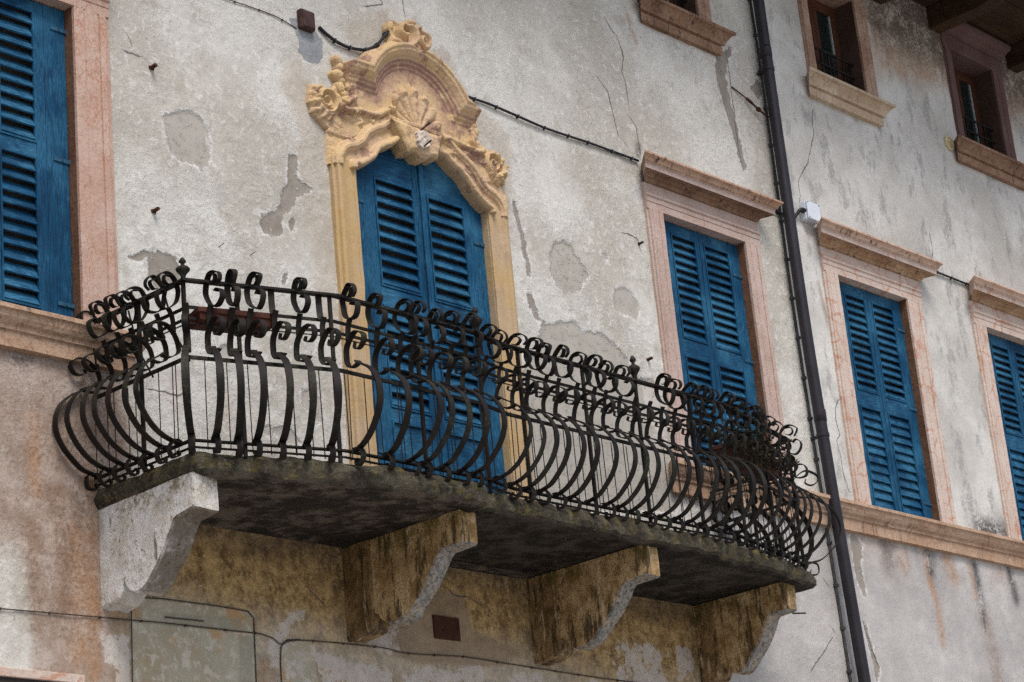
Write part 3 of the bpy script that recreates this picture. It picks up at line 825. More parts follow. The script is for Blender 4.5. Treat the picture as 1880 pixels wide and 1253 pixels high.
# eaves: rafters and boards
for bxx in (8.9, 10.3, 11.7, 13.1, 14.5, 15.6, 16.93, 17.905, 19.32, 20.7, 22.1):
    mb = MB()
    w = 0.09
    pr = [(0.0, 9.70), (0.55, 9.70), (0.72, 9.73), (0.82, 9.79), (0.86, 9.88), (0.86, 9.93), (0.0, 9.93)]
    mb.loft([[(bxx + s * w, -o, z) for o, z in pr] for s in (-1, 1)])
    part("rafter", mb, house, BEAMWOOD, bevel=0.008)
for k in range(7):
    mb = MB().box(4.0, 24.2, -(k * 0.19 + 0.183), -k * 0.19 + 0.0, 9.932 + 0.003 * (k % 2), 9.965)
    part("soffit_board", mb, house, BEAMWOOD)
part("gutter_board", MB().box(4.0, 24.2, -1.40, -1.345, 9.86, 10.1), house, BEAMWOOD)
mb = MB()
mb.add([(3.9, -1.42, 9.98), (24.3, -1.42, 9.98), (24.3, 3.9, 12.2), (3.9, 3.9, 12.2), (3.9, -1.42, 10.06), (24.3, -1.42, 10.06), (24.3, 3.9, 12.28), (3.9, 3.9, 12.28)],
       [(0, 1, 2, 3), (4, 7, 6, 5), (0, 4, 5, 1), (1, 5, 6, 2), (2, 6, 7, 3), (3, 7, 4, 0)])
part("roof", mb, house, ROOFTILE)

# painted frame lines of the blind window on the lower wall
for pl in ([(8.005, 3.13), (7.985, 2.4)], [(8.01, 3.122), (8.234, 3.134), (8.632, 3.135), (8.86, 3.127), (8.9, 3.09), (8.884, 2.4)],
           [(9.085, 2.4), (9.088, 2.85), (9.10, 2.94), (9.15, 2.985), (9.26, 2.998)], [(8.24, 3.03), (8.52, 3.035)]):
    part("painted_line", MB().tube([(x, -0.012, z) for x, z in pl], 0.004, 5), house, DARKLINE)

# ------------------------------------------------------------------ shutters
SLAT = {}


def slat_mesh(w, depth):
    key = (round(w, 3), depth)
    if key not in SLAT:
        mb = MB()
        hw, hd, ht = w / 2, depth / 2, 0.0055
        prof = [(-hd, -ht), (-hd + 0.004, -ht - 0.001), (hd - 0.004, -ht - 0.001), (hd, -ht), (hd, ht), (hd - 0.004, ht + 0.001), (-hd + 0.004, ht + 0.001), (-hd, ht)]
        mb.loft([[(s * hw, y, z) for y, z in prof] for s in (-1, 1)])
        SLAT[key] = mb.mesh("slat")
        SLAT[key].materials.append(BLUE_H)
    return SLAT[key]


def shutter_leaf(parent, x0, x1, z0, z1, yf, px0, px1, panels, hinge_left, hinges, splits=(), op=0.083):
    """one louvred leaf: upright boards, level boards, then every slat by itself"""
    th = 0.04
    sh = MB()
    # uprights (split where the photo shows a joint between two boards)
    for a, b in ((x0, px0), (px1, x1)):
        js = [a] + [s for s in splits if a < s < b] + [b]
        for i in range(len(js) - 1):
            sh.box(js[i] + 0.0015, js[i + 1] - 0.0015, yf + 0.002 * (i % 2), yf + th, z0, z1)
    frame = part("shutter", sh, parent, BLUE_V, bevel=0.003)
    zz = [z0] + [v for p in panels for v in (p[0], p[1])] + [z1]
    for i in range(0, len(zz), 2):
        if zz[i + 1] - zz[i] > 0.01:
            part("cross_rail", MB().box(px0 - 0.001, px1 + 0.001, yf + 0.003, yf + th - 0.002, zz[i] + 0.001, zz[i + 1] - 0.001), frame, BLUE_H, bevel=0.003)
    for (a, b, mode) in panels:
        bd = MB()      # thin bead round the louvre field
        t = 0.012
        bd.box(px0, px0 + t, yf - 0.004, yf + 0.012, a, b)
        bd.box(px1 - t, px1, yf - 0.004, yf + 0.012, a, b)
        bd.box(px0 + t, px1 - t, yf - 0.004, yf + 0.012, a, a + t)
        bd.box(px0 + t, px1 - t, yf - 0.004, yf + 0.012, b - t, b)
        part("bead", bd, frame, BLUE_V)
        if mode == 'solid':
            part("panel", MB().box(px0 + t, px1 - t, yf + 0.012, yf + 0.03, a + t, b - t), frame, BLUE_H)
            continue
        pitch = op if mode == 'open' else 0.076
        n = max(1, round((b - a - 2 * t) / pitch))
        pt = (b - a - 2 * t) / n
        me = slat_mesh(px1 - px0 - 0.02, 0.086 if op > 0.08 or mode != 'open' else 0.075)
        for k in range(n):
            tilt = math.radians((59 if mode == 'open' else 70) + rnd.uniform(-4.0, 4.0))
            c = Vector(((px0 + px1) / 2, yf + 0.022, a + t + pt * (k + 0.5)))
            put("slat", me, frame, None, c - ORG[frame.name], (tilt, 0, rnd.uniform(-0.006, 0.006)))
    for hz in hinges:
        hx = x0 if hinge_left else x1
        s = 1 if hinge_left else -1
        hb = MB()
        xa, xb = sorted((hx - s * 0.025, hx + s * 0.11))
        hb.box(xa, xb, yf - 0.007, yf + 0.001, hz - 0.012, hz + 0.012)
        hb.box(*sorted((hx - s * 0.028, hx - s * 0.008)), yf - 0.016, yf + 0.004, hz - 0.02, hz + 0.02)
        hb.lathe((hx + s * 0.05, yf - 0.008, hz), [(0.006, -0.006), (0.006, 0.006)], 6)
        part("hinge", hb, frame, ZINC)
    return frame


# ------------------------------------------------------------------ tall windows
def jamb_profile(xi, xo, proud):
    s = 1 if xo > xi else -1
    w = abs(xo - xi)
    pr = [(0, 0.2), (0, -proud), (w * 0.26, -proud), (w * 0.27, -proud + 0.005), (w * 0.30, -proud + 0.005), (w * 0.31, -proud),
          (w * 0.66, -proud), (w * 0.67, -proud + 0.006), (w * 0.70, -proud + 0.006), (w * 0.71, -proud - 0.004), (w * 0.84, -proud - 0.008), (w * 0.88, -proud - 0.006), (w * 0.89, -proud + 0.008), (w, -proud + 0.010), (w, 0.2)]
    return [(xi + s * d, y) for d, y in pr]


def cornice(xc0, xc1, prof, n=None):
    rings = []
    N = int((xc1 - xc0) / 0.05)
    for i in range(N + 1):
        x = xc0 + (xc1 - xc0) * i / N
        ring = []
        for o, z in prof:
            xx = x - o if i == 0 else (x + o if i == N else x)
            k = 0.003 * mnoise.noise((x * 9, o * 40, z * 25)) if o > 0 else 0
            ring.append((xx, -o + k, z + k))
        rings.append(ring)
    return MB().loft(rings)


def tall_window(idx, label, outl, outr, xc0, xc1, stone, top_beads):
    x0, x1 = WINS[idx]
    w = thing("shuttered_window", label, "window", ((x0 + x1) / 2, 0.0, WZ0), "tall windows with blue louvred shutters")
    for xi, xo in ((x0, x0 - outl), (x1, x1 + outr)):
        pr = jamb_profile(xi, xo, 0.035)
        n = 26
        rings = []
        for i in range(n + 1):
            z = WZ0 - 0.003 + (WZ1 - WZ0 + 0.003) * i / n
            rings.append([(x + 0.0025 * mnoise.noise((x * 8, z * 5, y * 9)), y + (0.003 * mnoise.noise((x * 10, z * 7, 3)) if y < 0.1 else 0), z) for x, y in pr])
        part("jamb", MB().loft(rings), w, stone)
    # lintel: architrave band, frieze
    lp = [(-0.2, WZ1), (0.035, WZ1), (0.035, WZ1 + 0.055), (0.030, WZ1 + 0.057), (0.030, WZ1 + 0.062), (0.036, WZ1 + 0.064), (0.036, WZ1 + 0.10), (0.047, WZ1 + 0.108), (0.049, WZ1 + 0.125), (0.03, WZ1 + 0.128), (0.03, WZ1 + 0.215), (-0.2, WZ1 + 0.215)]
    rings = []
    for i in range(25):
        x = x0 - outl + (x1 - x0 + outl + outr) * i / 24
        rings.append([(x, -o + (0.003 * mnoise.noise((x * 8, z * 9, 1)) if o > 0 else 0), z) for o, z in lp])
    part("lintel", MB().loft(rings), w, stone)
    zb = WZ1 + 0.216
    cp = [(0.0, zb), (0.045, zb), (0.055, zb + 0.012), (0.06, zb + 0.022), (0.085, zb + 0.03), (0.092, zb + 0.044), (0.096, zb + 0.050), (0.100, zb + 0.052), (0.146, zb + 0.046), (0.150, zb + 0.050), (0.152, zb + 0.088), (0.158, zb + 0.090), (0.158, zb + 0.098), (0.172, zb + 0.104), (0.180, zb + 0.124), (0.20, zb + 0.138), (0.206, zb + 0.140), (0.206, zb + 0.156), (0.0, zb + 0.175)]
    bed = [p for p in cp[:9]] + [(0.0, zb + 0.052)]
    cor = [(0.0, zb + 0.0525)] + [(0.100, zb + 0.0525)] + cp[9:13] + [(0.0, zb + 0.090)]
    top = [(0.0, zb + 0.0905), (0.150, zb + 0.0905)] + cp[13:]
    part("corona", cornice(xc0, xc1, cor), w, GRAINPINK if idx == 1 else PALEPINK)
    part("bed_mould", cornice(xc0, xc1, bed), w, CORNICED if idx == 1 else BEDMOULD)  # darker stone here: brown stain plus shade painted in below the corona
    part("cornice", cornice(xc0, xc1, top), w, CORNICE2 if idx == 1 else CORNICE)
    for s, xr in ((1, x1), (-1, x0)):
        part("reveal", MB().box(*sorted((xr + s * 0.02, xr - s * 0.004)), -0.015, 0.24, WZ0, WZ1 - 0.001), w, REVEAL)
    part("inner_window", MB().box(x0 - 0.02, x1 + 0.02, 0.15, 0.18, WZ0, WZ1), w, BACKING)
    c = (x0 + x1) / 2 + 0.005
    yf = 0.045
    if idx == 0:
        pan = [(4.74, 5.675, 'open'), (5.765, 6.62, 'open')]
        lo = 7.485
        shutter_leaf(w, x0 + 0.008, c - 0.002, WZ0 + 0.02, WZ1 - 0.01, yf, 6.89, 7.165, pan, True, (4.85, 6.3), (x0 + 0.12,))
        shutter_leaf(w, c + 0.002, x1 - 0.008, WZ0 + 0.02, WZ1 - 0.01, yf, 7.225, lo, pan, False, (4.80, 5.70, 6.55), (7.555,))
    else:
        mode = 'closed' if idx >= 2 else 'open'
        pan = [(WZ0 + 0.05, 5.60, mode), (5.74, 6.60, 'open')]
        dl = 0.14
        shutter_leaf(w, x0 + 0.008, c - 0.002, WZ0 + 0.015, WZ1 - 0.01, yf, x0 + dl + 0.03, c - 0.05, pan, True, (5.0, 6.42), (x0 + 0.09,), 0.071)
        shutter_leaf(w, c + 0.002, x1 - 0.008, WZ0 + 0.015, WZ1 - 0.01, yf, c + 0.05, x1 - dl, pan, False, (4.86, 5.7, 6.42), (x1 - 0.075,), 0.071)
    return w


tall_window(0, "blue shuttered window cut by the left edge of the picture, beside a pink stone jamb", 0.20, 0.265, 6.60, 7.8, PINK, True)
tall_window(1, "blue shuttered window behind the right end of the balcony, left of the downpipe", 0.19, 0.205, 13.12, 14.46, GRAINPINK, True)
tall_window(2, "blue shuttered window right of the downpipe, below the white junction box", 0.20, 0.24, 15.40, 16.83, PALEPINK, False)
tall_window(3, "blue shuttered window cut by the right edge of the picture", 0.20, 0.24, 17.75, 19.15, PALEPINK, False)

# ------------------------------------------------------------------ small top windows
def small_window(idx, label, stone, sillmat, sx0, sx1):
    x0, x1 = SMALL[idx]
    w = thing("small_window", label, "window", ((x0 + x1) / 2, 0.0, SZ0), "small barred windows under the eaves")
    for xi, xo in ((x0, x0 - 0.125), (x1, x1 + 0.17)):
        s = 1 if xo > xi else -1
        d = abs(xo - xi)
        pr = [(xi, 0.25), (xi, -0.022), (xi + s * d * 0.5, -0.022), (xi + s * d * 0.52, -0.028), (xi + s * d * 0.9, -0.034), (xi + s * d * 0.92, -0.014), (xo, -0.012), (xo, 0.25)]
        rings = []
        for i in range(17):
            z = SZ0 + (SZ1 - SZ0) * i / 16
            rings.append([(x + 0.003 * mnoise.noise((x * 12, z * 11, 2)), y + 0.003 * mnoise.noise((x * 12, z * 11, 7)), z) for x, y in pr])
        part("jamb", MB().loft(rings), w, stone)
    part("lintel", MB().box(x0 - 0.125, x1 + 0.17, -0.024, 0.25, SZ1 + 0.001, SZ1 + 0.15), w, stone, bevel=0.006)
    zb = SZ1 + 0.152
    cp = [(0.0, zb), (0.035, zb), (0.04, zb + 0.03), (0.07, zb + 0.05), (0.08, zb + 0.07), (0.11, zb + 0.10), (0.12, zb + 0.13), (0.12, zb + 0.15), (0.0, zb + 0.16)]
    part("cornice", cornice(x0 - 0.12, x1 + 0.16, cp), w, stone)
    zt = SZ0 - 0.002
    sp = [(0.0, zt - 0.21), (0.045, zt - 0.205), (0.05, zt - 0.135), (0.042, zt - 0.132), (0.042, zt - 0.122), (0.068, zt - 0.118), (0.068, zt - 0.108), (0.075, zt - 0.09), (0.10, zt - 0.055), (0.122, zt - 0.035), (0.14, zt - 0.032), (0.142, zt - 0.006), (0.0, zt)]
    part("sill", cornice(sx0, sx1, sp), w, sillmat)
    part("inner_sill", MB().box(x0 - 0.02, x1 + 0.02, -0.001, 0.3, zt - 0.05, zt - 0.001), w, REVEAL)
    for s, xr in ((1, x1), (-1, x0)):
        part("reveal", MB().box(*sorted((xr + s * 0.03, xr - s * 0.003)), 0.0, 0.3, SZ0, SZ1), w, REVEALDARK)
    fr = MB()
    y0, y1 = 0.19, 0.25
    fr.box(x0, x0 + 0.05, y0, y1, SZ0, SZ1)
    fr.box(x1 - 0.05, x1, y0, y1, SZ0, SZ1)
    fr.box(x0 + 0.05, x1 - 0.05, y0, y1, SZ1 - 0.06, SZ1)
    fr.box(x0 + 0.05, x1 - 0.05, y0, y1, SZ0, SZ0 + 0.05)
    fo = part("window_frame", fr, w, BROWNWOOD, bevel=0.004)
    c = (x0 + x1) / 2
    for a, b in ((x0 + 0.053, c - 0.002), (c + 0.002, x1 - 0.053)):
        cs = MB()
        z0, z1 = SZ0 + 0.053, SZ1 - 0.063
        cs.box(a, a + 0.055, y0 - 0.012, y1 - 0.02, z0, z1)
        cs.box(b - 0.055, b, y0 - 0.012, y1 - 0.02, z0, z1)
        cs.box(a + 0.055, b - 0.055, y0 - 0.012, y1 - 0.02, z0, z0 + 0.06)
        cs.box(a + 0.055, b - 0.055, y0 - 0.012, y1 - 0.02, z1 - 0.05, z1)
        cm = part("casement", cs, w, BROWNWOOD, bevel=0.004)
        part("pane", MB().box(a + 0.054, b - 0.054, y0 + 0.012, y0 + 0.017, z0 + 0.059, z1 - 0.049), cm, GLASS)
        part("glazing_bead", MB().box(b - 0.066, b - 0.0552, y0 - 0.004, y0 + 0.011, z0 + 0.061, z1 - 0.051), cm, CURTAIN)
    # low iron grille
    gr = thing_part = MB()
    for hz in (8.83, 8.965):
        gr.box(x0 - 0.01, x1 + 0.01, 0.075, 0.085, hz - 0.009, hz + 0.009)
    gp = part("grille", gr, w, IRON)
    for k in range(7):
        bx = x0 + 0.05 + (x1 - x0 - 0.10) * k / 6
        part("bar", MB().box(bx - 0.007, bx + 0.007, 0.0855, 0.0985, SZ0 - 0.001, 8.99), gp, IRON)
    return w


small_window(0, "small barred window with dark sill, cut by the top edge left of the downpipe", FLAKY, CORNICED, 13.33, 14.28)
small_window(1, "small barred window with pale flaking jambs and broken ochre sill, right of the downpipe", FLAKY, SILL, 15.59, 16.62)
small_window(2, "small barred window with purple brown surround tucked under the eaves", PURPLE, CORNICED, 17.93, 19.10)

# ------------------------------------------------------------------ balcony door with carved surround
door = thing("doorway", "tall arched balcony door with blue louvred shutters under a carved ochre stone pediment", "door", (DOOR_C, 0.0, 3.72))
for s in (-1, 1):
    xi = DOOR_C + s * 0.635
    w = 0.21
    pr = [(0, 0.16), (0, -0.045), (0.012, -0.055), (0.03, -0.055), (0.034, -0.048), (0.09, -0.045), (0.125, -0.052), (0.135, -0.064), (0.16, -0.068), (0.18, -0.06), (0.185, -0.04), (w, -0.036), (w, 0.16)]
    rings = []
    for i in range(41):
        z = 3.71 + (6.26 - 3.71) * i / 40
        rings.append([(xi + s * d + 0.004 * mnoise.noise((d * 10, z * 6, s)), y + (0.005 * mnoise.noise((d * 12, z * 6, 5 + s)) if y < 0.1 else 0), z) for d, y in pr])
    part("jamb", MB().loft(rings), door, OCHREJ)
    part("reveal", MB().box(*sorted((xi + s * 0.02, xi - s * 0.004)), -0.03, 0.2, 3.72, 6.25), door, OCHREJ)
leafs = [(3.75, 4.10, 'solid'), (4.17, 4.52, 'solid'), (4.63, 5.335, 'open'), (5.46, 6.235, 'open')]
leafs = [(3.76, 4.53, 'solid'), (4.62, 5.33, 'open'), (5.46, 6.24, 'open')]
leafsr = [(3.76, 4.53, 'solid'), (4.62, 5.355, 'open'), (5.455, 6.225, 'open')]
dc = 10.655
shutter_leaf(door, DOOR_C - 0.632, dc - 0.002, 3.73, 6.54, 0.02, 10.205, 10.575, leafs, True, (4.3, 6.03), (DOOR_C - 0.53, 10.61))
shutter_leaf(door, dc + 0.002, DOOR_C + 0.632, 3.73, 6.54, 0.02, 10.705, 11.065, leafsr, False, (4.3, 5.98), (11.14, 10.685))
part("inner_window", MB().box(DOOR_C - 0.634, DOOR_C + 0.634, 0.13, 0.155, 3.73, 6.54), door, BACKING)
part("meeting_strip", MB().box(dc - 0.022, dc + 0.022, 0.004, 0.0195, 3.74, 6.5), door, BLUE_V, bevel=0.006)
part("threshold", MB().box(DOOR_C - 0.7, DOOR_C + 0.7, -0.10, 0.2, 3.60, 3.725), door, SLAB, bevel=0.01)

OC = 10.585


def relief(name, u0, u1, v0, v1, fn, mat, step=0.005, parent=door, rough=0.008, tint=None):
    us = np.arange(u0, u1 + step, step)
    vs = np.arange(v0, v1 + step, step)
    U, V = np.meshgrid(us, vs)
    h = fn(U, V)
    er = (fbm(U * 14 + 5, V * 14, 4, 41) - 0.5) * rough * 2 + (fbm(U * 45 + 5, V * 45, 3, 43) - 0.5) * rough * 1.2
    hh = np.where(h > 0, np.maximum(h * 0.64 + er, 0.012), -0.03)
    k = (h > 0)
    kf = k[:-1, :-1] | k[1:, :-1] | k[:-1, 1:] | k[1:, 1:]
    me = gridmesh(name, U + OC - DOOR_C, -hh, V - 3.72, kf)
    if tint is not None:
        at = me.attributes.new("shade_residue", 'FLOAT', 'POINT')
        at.data.foreach_set("value", np.clip(tint(U, V), 0, 1).astype(np.float32).ravel())
    bm = bmesh.new()
    bm.from_mesh(me)
    loose = [v for v in bm.verts if not v.link_faces]
    bmesh.ops.delete(bm, geom=loose, context='VERTS')
    bmesh.ops.recalc_face_normals(bm, faces=bm.faces)
    bm.to_mesh(me)
    bm.free()
    return put(name, me, parent, mat)


curve = [(-u - 0.0, v) for u, v in reversed(ARCH)] + [(u, v) for u, v in ARCH[1:]]
curve = [(u + DOOR_C - OC, v) for u, v in curve]


def above_curve(U, V):
    cu_ = np.array(curve)
    return V > np.interp(U, cu_[:, 0], cu_[:, 1])


def prof(d, pts):
    a = np.array(pts)
    return np.interp(d, a[:, 0], a[:, 1])


def f_arch(U, V):
    d, _ = segdist(U, V, curve, False)
    du = np.abs(U - (DOOR_C - OC))
    d = np.where(V < 6.22, np.where(du > 0.635, du - 0.635, -1), d)
    ok = (above_curve(U, V) | (du > 0.635)) & (V > 6.2) & (d >= 0) & (d < 0.20) & (du < 0.86)
    h = prof(d, [(0, 0.06), (0.005, 0.10), (0.02, 0.135), (0.036, 0.138), (0.05, 0.12), (0.058, 0.085), (0.062, 0.07), (0.10, 0.066), (0.118, 0.07), (0.122, 0.10), (0.136, 0.102), (0.14, 0.122), (0.165, 0.126), (0.17, 0.105), (0.178, 0.10), (0.2, 0.09)])
    return np.where(ok, h, -1)


body = [(-0.66, 6.43), (-0.86, 6.45), (-0.95, 6.52), (-0.985, 6.62), (-0.97, 6.74), (-0.88, 6.765), (-0.78, 6.76), (-0.74, 6.80), (-0.70, 6.79), (-0.63, 6.80), (-0.63, 6.85), (-0.64, 6.99), (-0.57, 7.02), (-0.50, 7.04), (-0.43, 7.13), (-0.31, 7.20), (-0.22, 7.26), (0.2, 7.27), (0.32, 7.17), (0.42, 7.08), (0.50, 6.99), (0.62, 6.96), (0.60, 6.84), (0.62, 6.80), (0.66, 6.74), (0.72, 6.71), (0.80, 6.73), (0.86, 6.71), (0.885, 6.58), (0.84, 6.47), (0.66, 6.43), (0.40, 6.46), (0.1, 6.60), (-0.3, 6.60), (-0.40, 6.49)]


def f_body(U, V):
    wu, wv = U + 0.03 * (fbm(U * 9, V * 9, 3, 17) - 0.5), V + 0.03 * (fbm(U * 9, V * 9, 3, 19) - 0.5)
    ok = inside(wu, wv, body) & above_curve(U, V)
    r = np.hypot(U, V - 6.735) - 0.40
    s = np.minimum(r, V - 6.855)
    h = prof(s, [(-1, 0.055), (-0.035, 0.055), (-0.03, 0.07), (-0.004, 0.072), (0, 0.095), (0.022, 0.10), (0.026, 0.118), (0.045, 0.122), (0.05, 0.14), (0.068, 0.165), (0.075, 0.17), (0.08, 0.185), (0.105, 0.195), (0.108, 0.21), (0.128, 0.212), (0.14, 0.16), (0.2, 0.12), (0.4, 0.10)])
    h = np.where(np.abs(U) > 0.6, h * 0.9, h)
    d, _ = segdist(wu, wv, body, True)
    for pl, w_, hh_ in RIDGES:
        dr, _ = segdist(U, V, pl, False)
        h = np.maximum(h, np.where(dr < w_, 0.06 + hh_ * np.sqrt(np.clip(1 - (dr / w_) ** 2, 0, 1)), 0))
    rub = (fbm(U * 30, V * 30, 3, 61) - 0.3) * 0.09
    zone = sstep(0.05, 0.02, np.abs(V - 6.60 + 0.02 * np.sin(U * 9))) * sstep(0.28, 0.36, np.abs(U))
    h = h + np.where(zone > 0, rub * zone, 0)
    return np.where(ok, h * sstep(-0.004, 0.016, d) + 0.02, -1)


def f_shade_residue(U, V):  # old purple-brown paint plus shade painted into recesses under the mouldings
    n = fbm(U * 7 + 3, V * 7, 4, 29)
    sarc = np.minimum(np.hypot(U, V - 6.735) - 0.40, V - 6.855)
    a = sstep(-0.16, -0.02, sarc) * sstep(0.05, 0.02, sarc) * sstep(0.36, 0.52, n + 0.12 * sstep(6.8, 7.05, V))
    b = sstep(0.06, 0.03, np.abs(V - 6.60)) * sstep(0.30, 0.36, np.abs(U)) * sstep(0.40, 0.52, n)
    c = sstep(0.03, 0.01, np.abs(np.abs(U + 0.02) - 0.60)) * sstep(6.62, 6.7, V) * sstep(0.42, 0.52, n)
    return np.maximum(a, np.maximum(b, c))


RIDGES = [([(-0.752, 6.688), (-0.722, 6.617), (-0.635, 6.622), (-0.533, 6.65), (-0.445, 6.645), (-0.367, 6.667), (-0.285, 6.72)], 0.026, 0.06),
          ([(0.232, 6.658), (0.314, 6.67), (0.382, 6.668), (0.462, 6.658), (0.569, 6.635), (0.65, 6.67)], 0.026, 0.055),
          ([(-0.592, 6.814), (-0.574, 6.739), (-0.656, 6.68), (-0.73, 6.68)], 0.020, 0.05),
          ([(0.56, 6.80), (0.55, 6.72), (0.60, 6.68)], 0.022, 0.045)]


def f_shell(U, V):
    u, v = U + 0.01, V - 6.62
    r, th = np.hypot(u, v), np.arctan2(v, u)
    n = 9
    ph = (th / math.pi) * n
    lobe = np.abs(np.sin(ph * math.pi))
    R = 0.27 + 0.085 * np.sin(th) ** 2 - 0.05 * (1 - lobe) + 0.02 * (fbm(U * 12, V * 12, 2, 7) - 0.5)
    ok = (r < R) & (v > -0.01)
    h = 0.06 + 0.055 * lobe ** 0.6 * sstep(0.02, 0.10, r) * (1 - 0.25 * sstep(R - 0.05, R, r)) + 0.03 * sstep(0.10, 0.0, r) + 0.035 * np.exp(-((r - R + 0.035) / 0.022) ** 2) * lobe
    return np.where(ok, h, -1)


KS = [(-0.285, 6.65), (0.20, 6.635), (0.155, 6.50), (0.14, 6.455), (0.075, 6.455), (0.04, 6.43), (-0.03, 6.43), (-0.07, 6.46), (-0.15, 6.435), (-0.2, 6.52)]


def f_key(U, V):
    ok = inside(U, V, KS)
    d, _ = segdist(U, V, KS, True)
    h = 0.16 + 0.03 * sstep(0.0, 0.03, d) + 0.10 * (6.62 - V) * -0.6
    return np.where(ok, h, -1)


def make_scroll(cu, cv, sg, seed):
    def f(U, V):
        u, v = (U - cu) * sg, V - cv
        r, th = np.hypot(u, v), np.arctan2(v, u)
        out = np.clip(np.cos(th - 2.75), 0, 1)
        down = np.clip(np.cos(th + 1.9), 0, 1)
        R = 0.098 + 0.045 * out ** 1.5 * (0.6 + 0.4 * np.abs(np.sin(th * 6 + seed))) + 0.075 * down ** 2 * (0.65 + 0.35 * np.abs(np.sin(th * 7 + seed)))
        spir = r + 0.014 * th / math.pi
        h = 0.055 + 0.075 * np.exp(-((spir - 0.078) / 0.016) ** 2) + 0.055 * np.exp(-((spir - 0.034) / 0.012) ** 2) + 0.03 * np.exp(-(r / 0.012) ** 2)
        leaf = sstep(0.09, 0.105, r) * (0.02 + 0.045 * np.abs(np.sin(th * 6.5 + seed + 8 * r))) * sstep(R, R - 0.03, r)
        return np.where(r < R, h + leaf, -1)
    return f


def make_garland(pts, rs, seed):
    def f(U, V):
        h = np.full(U.shape, -1.0)
        for (a, b), r in zip(pts, rs):
            d = np.hypot(U - a, V - b)
            d = d + 0.035 * (fbm(U * 26, V * 26, 3, seed) - 0.5)
            h = np.maximum(h, np.where(d < r, 0.05 + 0.07 * np.sqrt(np.clip(1 - (d / r) ** 2, 0, 1)), -1))
        return h
    return f


def f_finial(U, V):
    u, v = U + 0.015, V - 7.345
    r, th = np.hypot(u / 0.98, v / 0.86), np.arctan2(v, u)
    R = 0.185 + 0.03 * np.sin(2 * th + 0.6) + 0.02 * np.sin(5 * th + 1.0) + 0.05 * (fbm(U * 10, V * 10, 3, 77) - 0.5)
    sw = 0.5 + 0.5 * np.cos(2 * math.pi * np.hypot(u + 0.06, v - 0.02) / 0.085 + 1.2 * np.arctan2(v - 0.02, u + 0.06))
    sw2 = 0.5 + 0.5 * np.cos(2 * math.pi * np.hypot(u - 0.12, v - 0.01) / 0.07 - np.arctan2(v, u - 0.12))
    h = 0.10 + 0.09 * np.where(u < 0.05, sw, sw2) * sstep(R, R - 0.06, r) + 0.04 * sstep(0.16, 0.0, r)
    h = h - 0.08 * np.exp(-(((u + 0.06) / 0.03) ** 2 + ((v - 0.03) / 0.028) ** 2))
    base = (V < 7.33) & (V > 7.17) & (np.abs(U + 0.02) < 0.13 + (7.33 - V) * 0.9)
    hb = 0.13 + 0.04 * (fbm(U * 16, V * 16, 3, 5) - 0.4)
    return np.where(r < R, h, np.where(base, hb, -1))


relief("pediment", -1.02, 0.92, 6.40, 7.30, f_body, OCHRE, rough=0.005, tint=f_shade_residue)
relief("arch_moulding", -0.86, 0.92, 6.19, 6.75, f_arch, OCHRE, rough=0.005)
relief("shell_carving", -0.40, 0.40, 6.58, 7.02, f_shell, OCHRE, 0.005)
relief("keystone", -0.33, 0.25, 6.34, 6.66, f_key, OCHRE, 0.006)
relief("scroll_carving", -1.2, -0.6, 6.38, 6.88, make_scroll(-0.835, 6.645, 1, 3), OCHRE)
relief("scroll_carving", 0.55, 1.15, 6.33, 6.86, make_scroll(0.76, 6.60, -1, 5), OCHRE)
relief("garland", -0.85, -0.55, 6.65, 7.1, make_garland([(-0.70, 6.98), (-0.69, 6.93), (-0.71, 6.87), (-0.68, 6.83), (-0.69, 6.78), (-0.66, 6.74), (-0.66, 6.70), (-0.63, 6.80)], [0.042, 0.036, 0.045, 0.034, 0.04, 0.034, 0.032, 0.032], 3), OCHRE)
relief("garland", 0.5, 0.75, 6.60, 7.0, make_garland([(0.585, 6.85), (0.595, 6.80), (0.575, 6.75), (0.60, 6.71), (0.62, 6.68), (0.56, 6.80)], [0.04, 0.04, 0.035, 0.035, 0.04, 0.03], 5), OCHRE)
relief("mortar_patch", -0.14, 0.08, 6.44, 6.64, lambda U, V: np.where(np.hypot((U + 0.03) / 0.062, (V - 6.545) / 0.066) + 0.5 * (fbm(U * 22, V * 22, 3, 91) - 0.5) < 1, 0.222 - 0.06 * (V - 6.5) * -1, -1), MORTAR, 0.005, rough=0.012)
relief("finial", -0.36, 0.36, 7.15, 7.58, f_finial, OCHRE, 0.005, rough=0.010)
# ears: flat shoulders between jamb and scroll
relief("shoulder", -0.95, -0.62, 6.20, 6.62, lambda U, V: np.where(inside(U, V, [(-0.83, 6.2), (-0.83, 6.44), (-0.78, 6.52), (-0.62, 6.60), (-0.6, 6.42), (-0.66, 6.4), (-0.7, 6.2)]), 0.052 + 0.02 * (np.abs(V - 6.45) < 0.03), -1), OCHRE)
relief("shoulder", 0.60, 0.92, 6.20, 6.62, lambda U, V: np.where(inside(U, V, [(0.89, 6.2), (0.89, 6.40), (0.80, 6.50), (0.60, 6.60), (0.6, 6.45), (0.7, 6.35), (0.72, 6.2)]), 0.052, -1), OCHRE)
for (a, b) in ((10.545, 6.60), (10.545, 6.47)):
    part("iron_pin", MB().tube([(a, -0.10, b + 0.01), (a + 0.02, -0.20, b + 0.05)], 0.006, 6), door, IRON)

# ------------------------------------------------------------------ balcony
balc = thing("balcony", "bowed stone balcony with scrolled wrought iron railing of bulging bars", "balcony", (10.6, 0.0, 3.60))


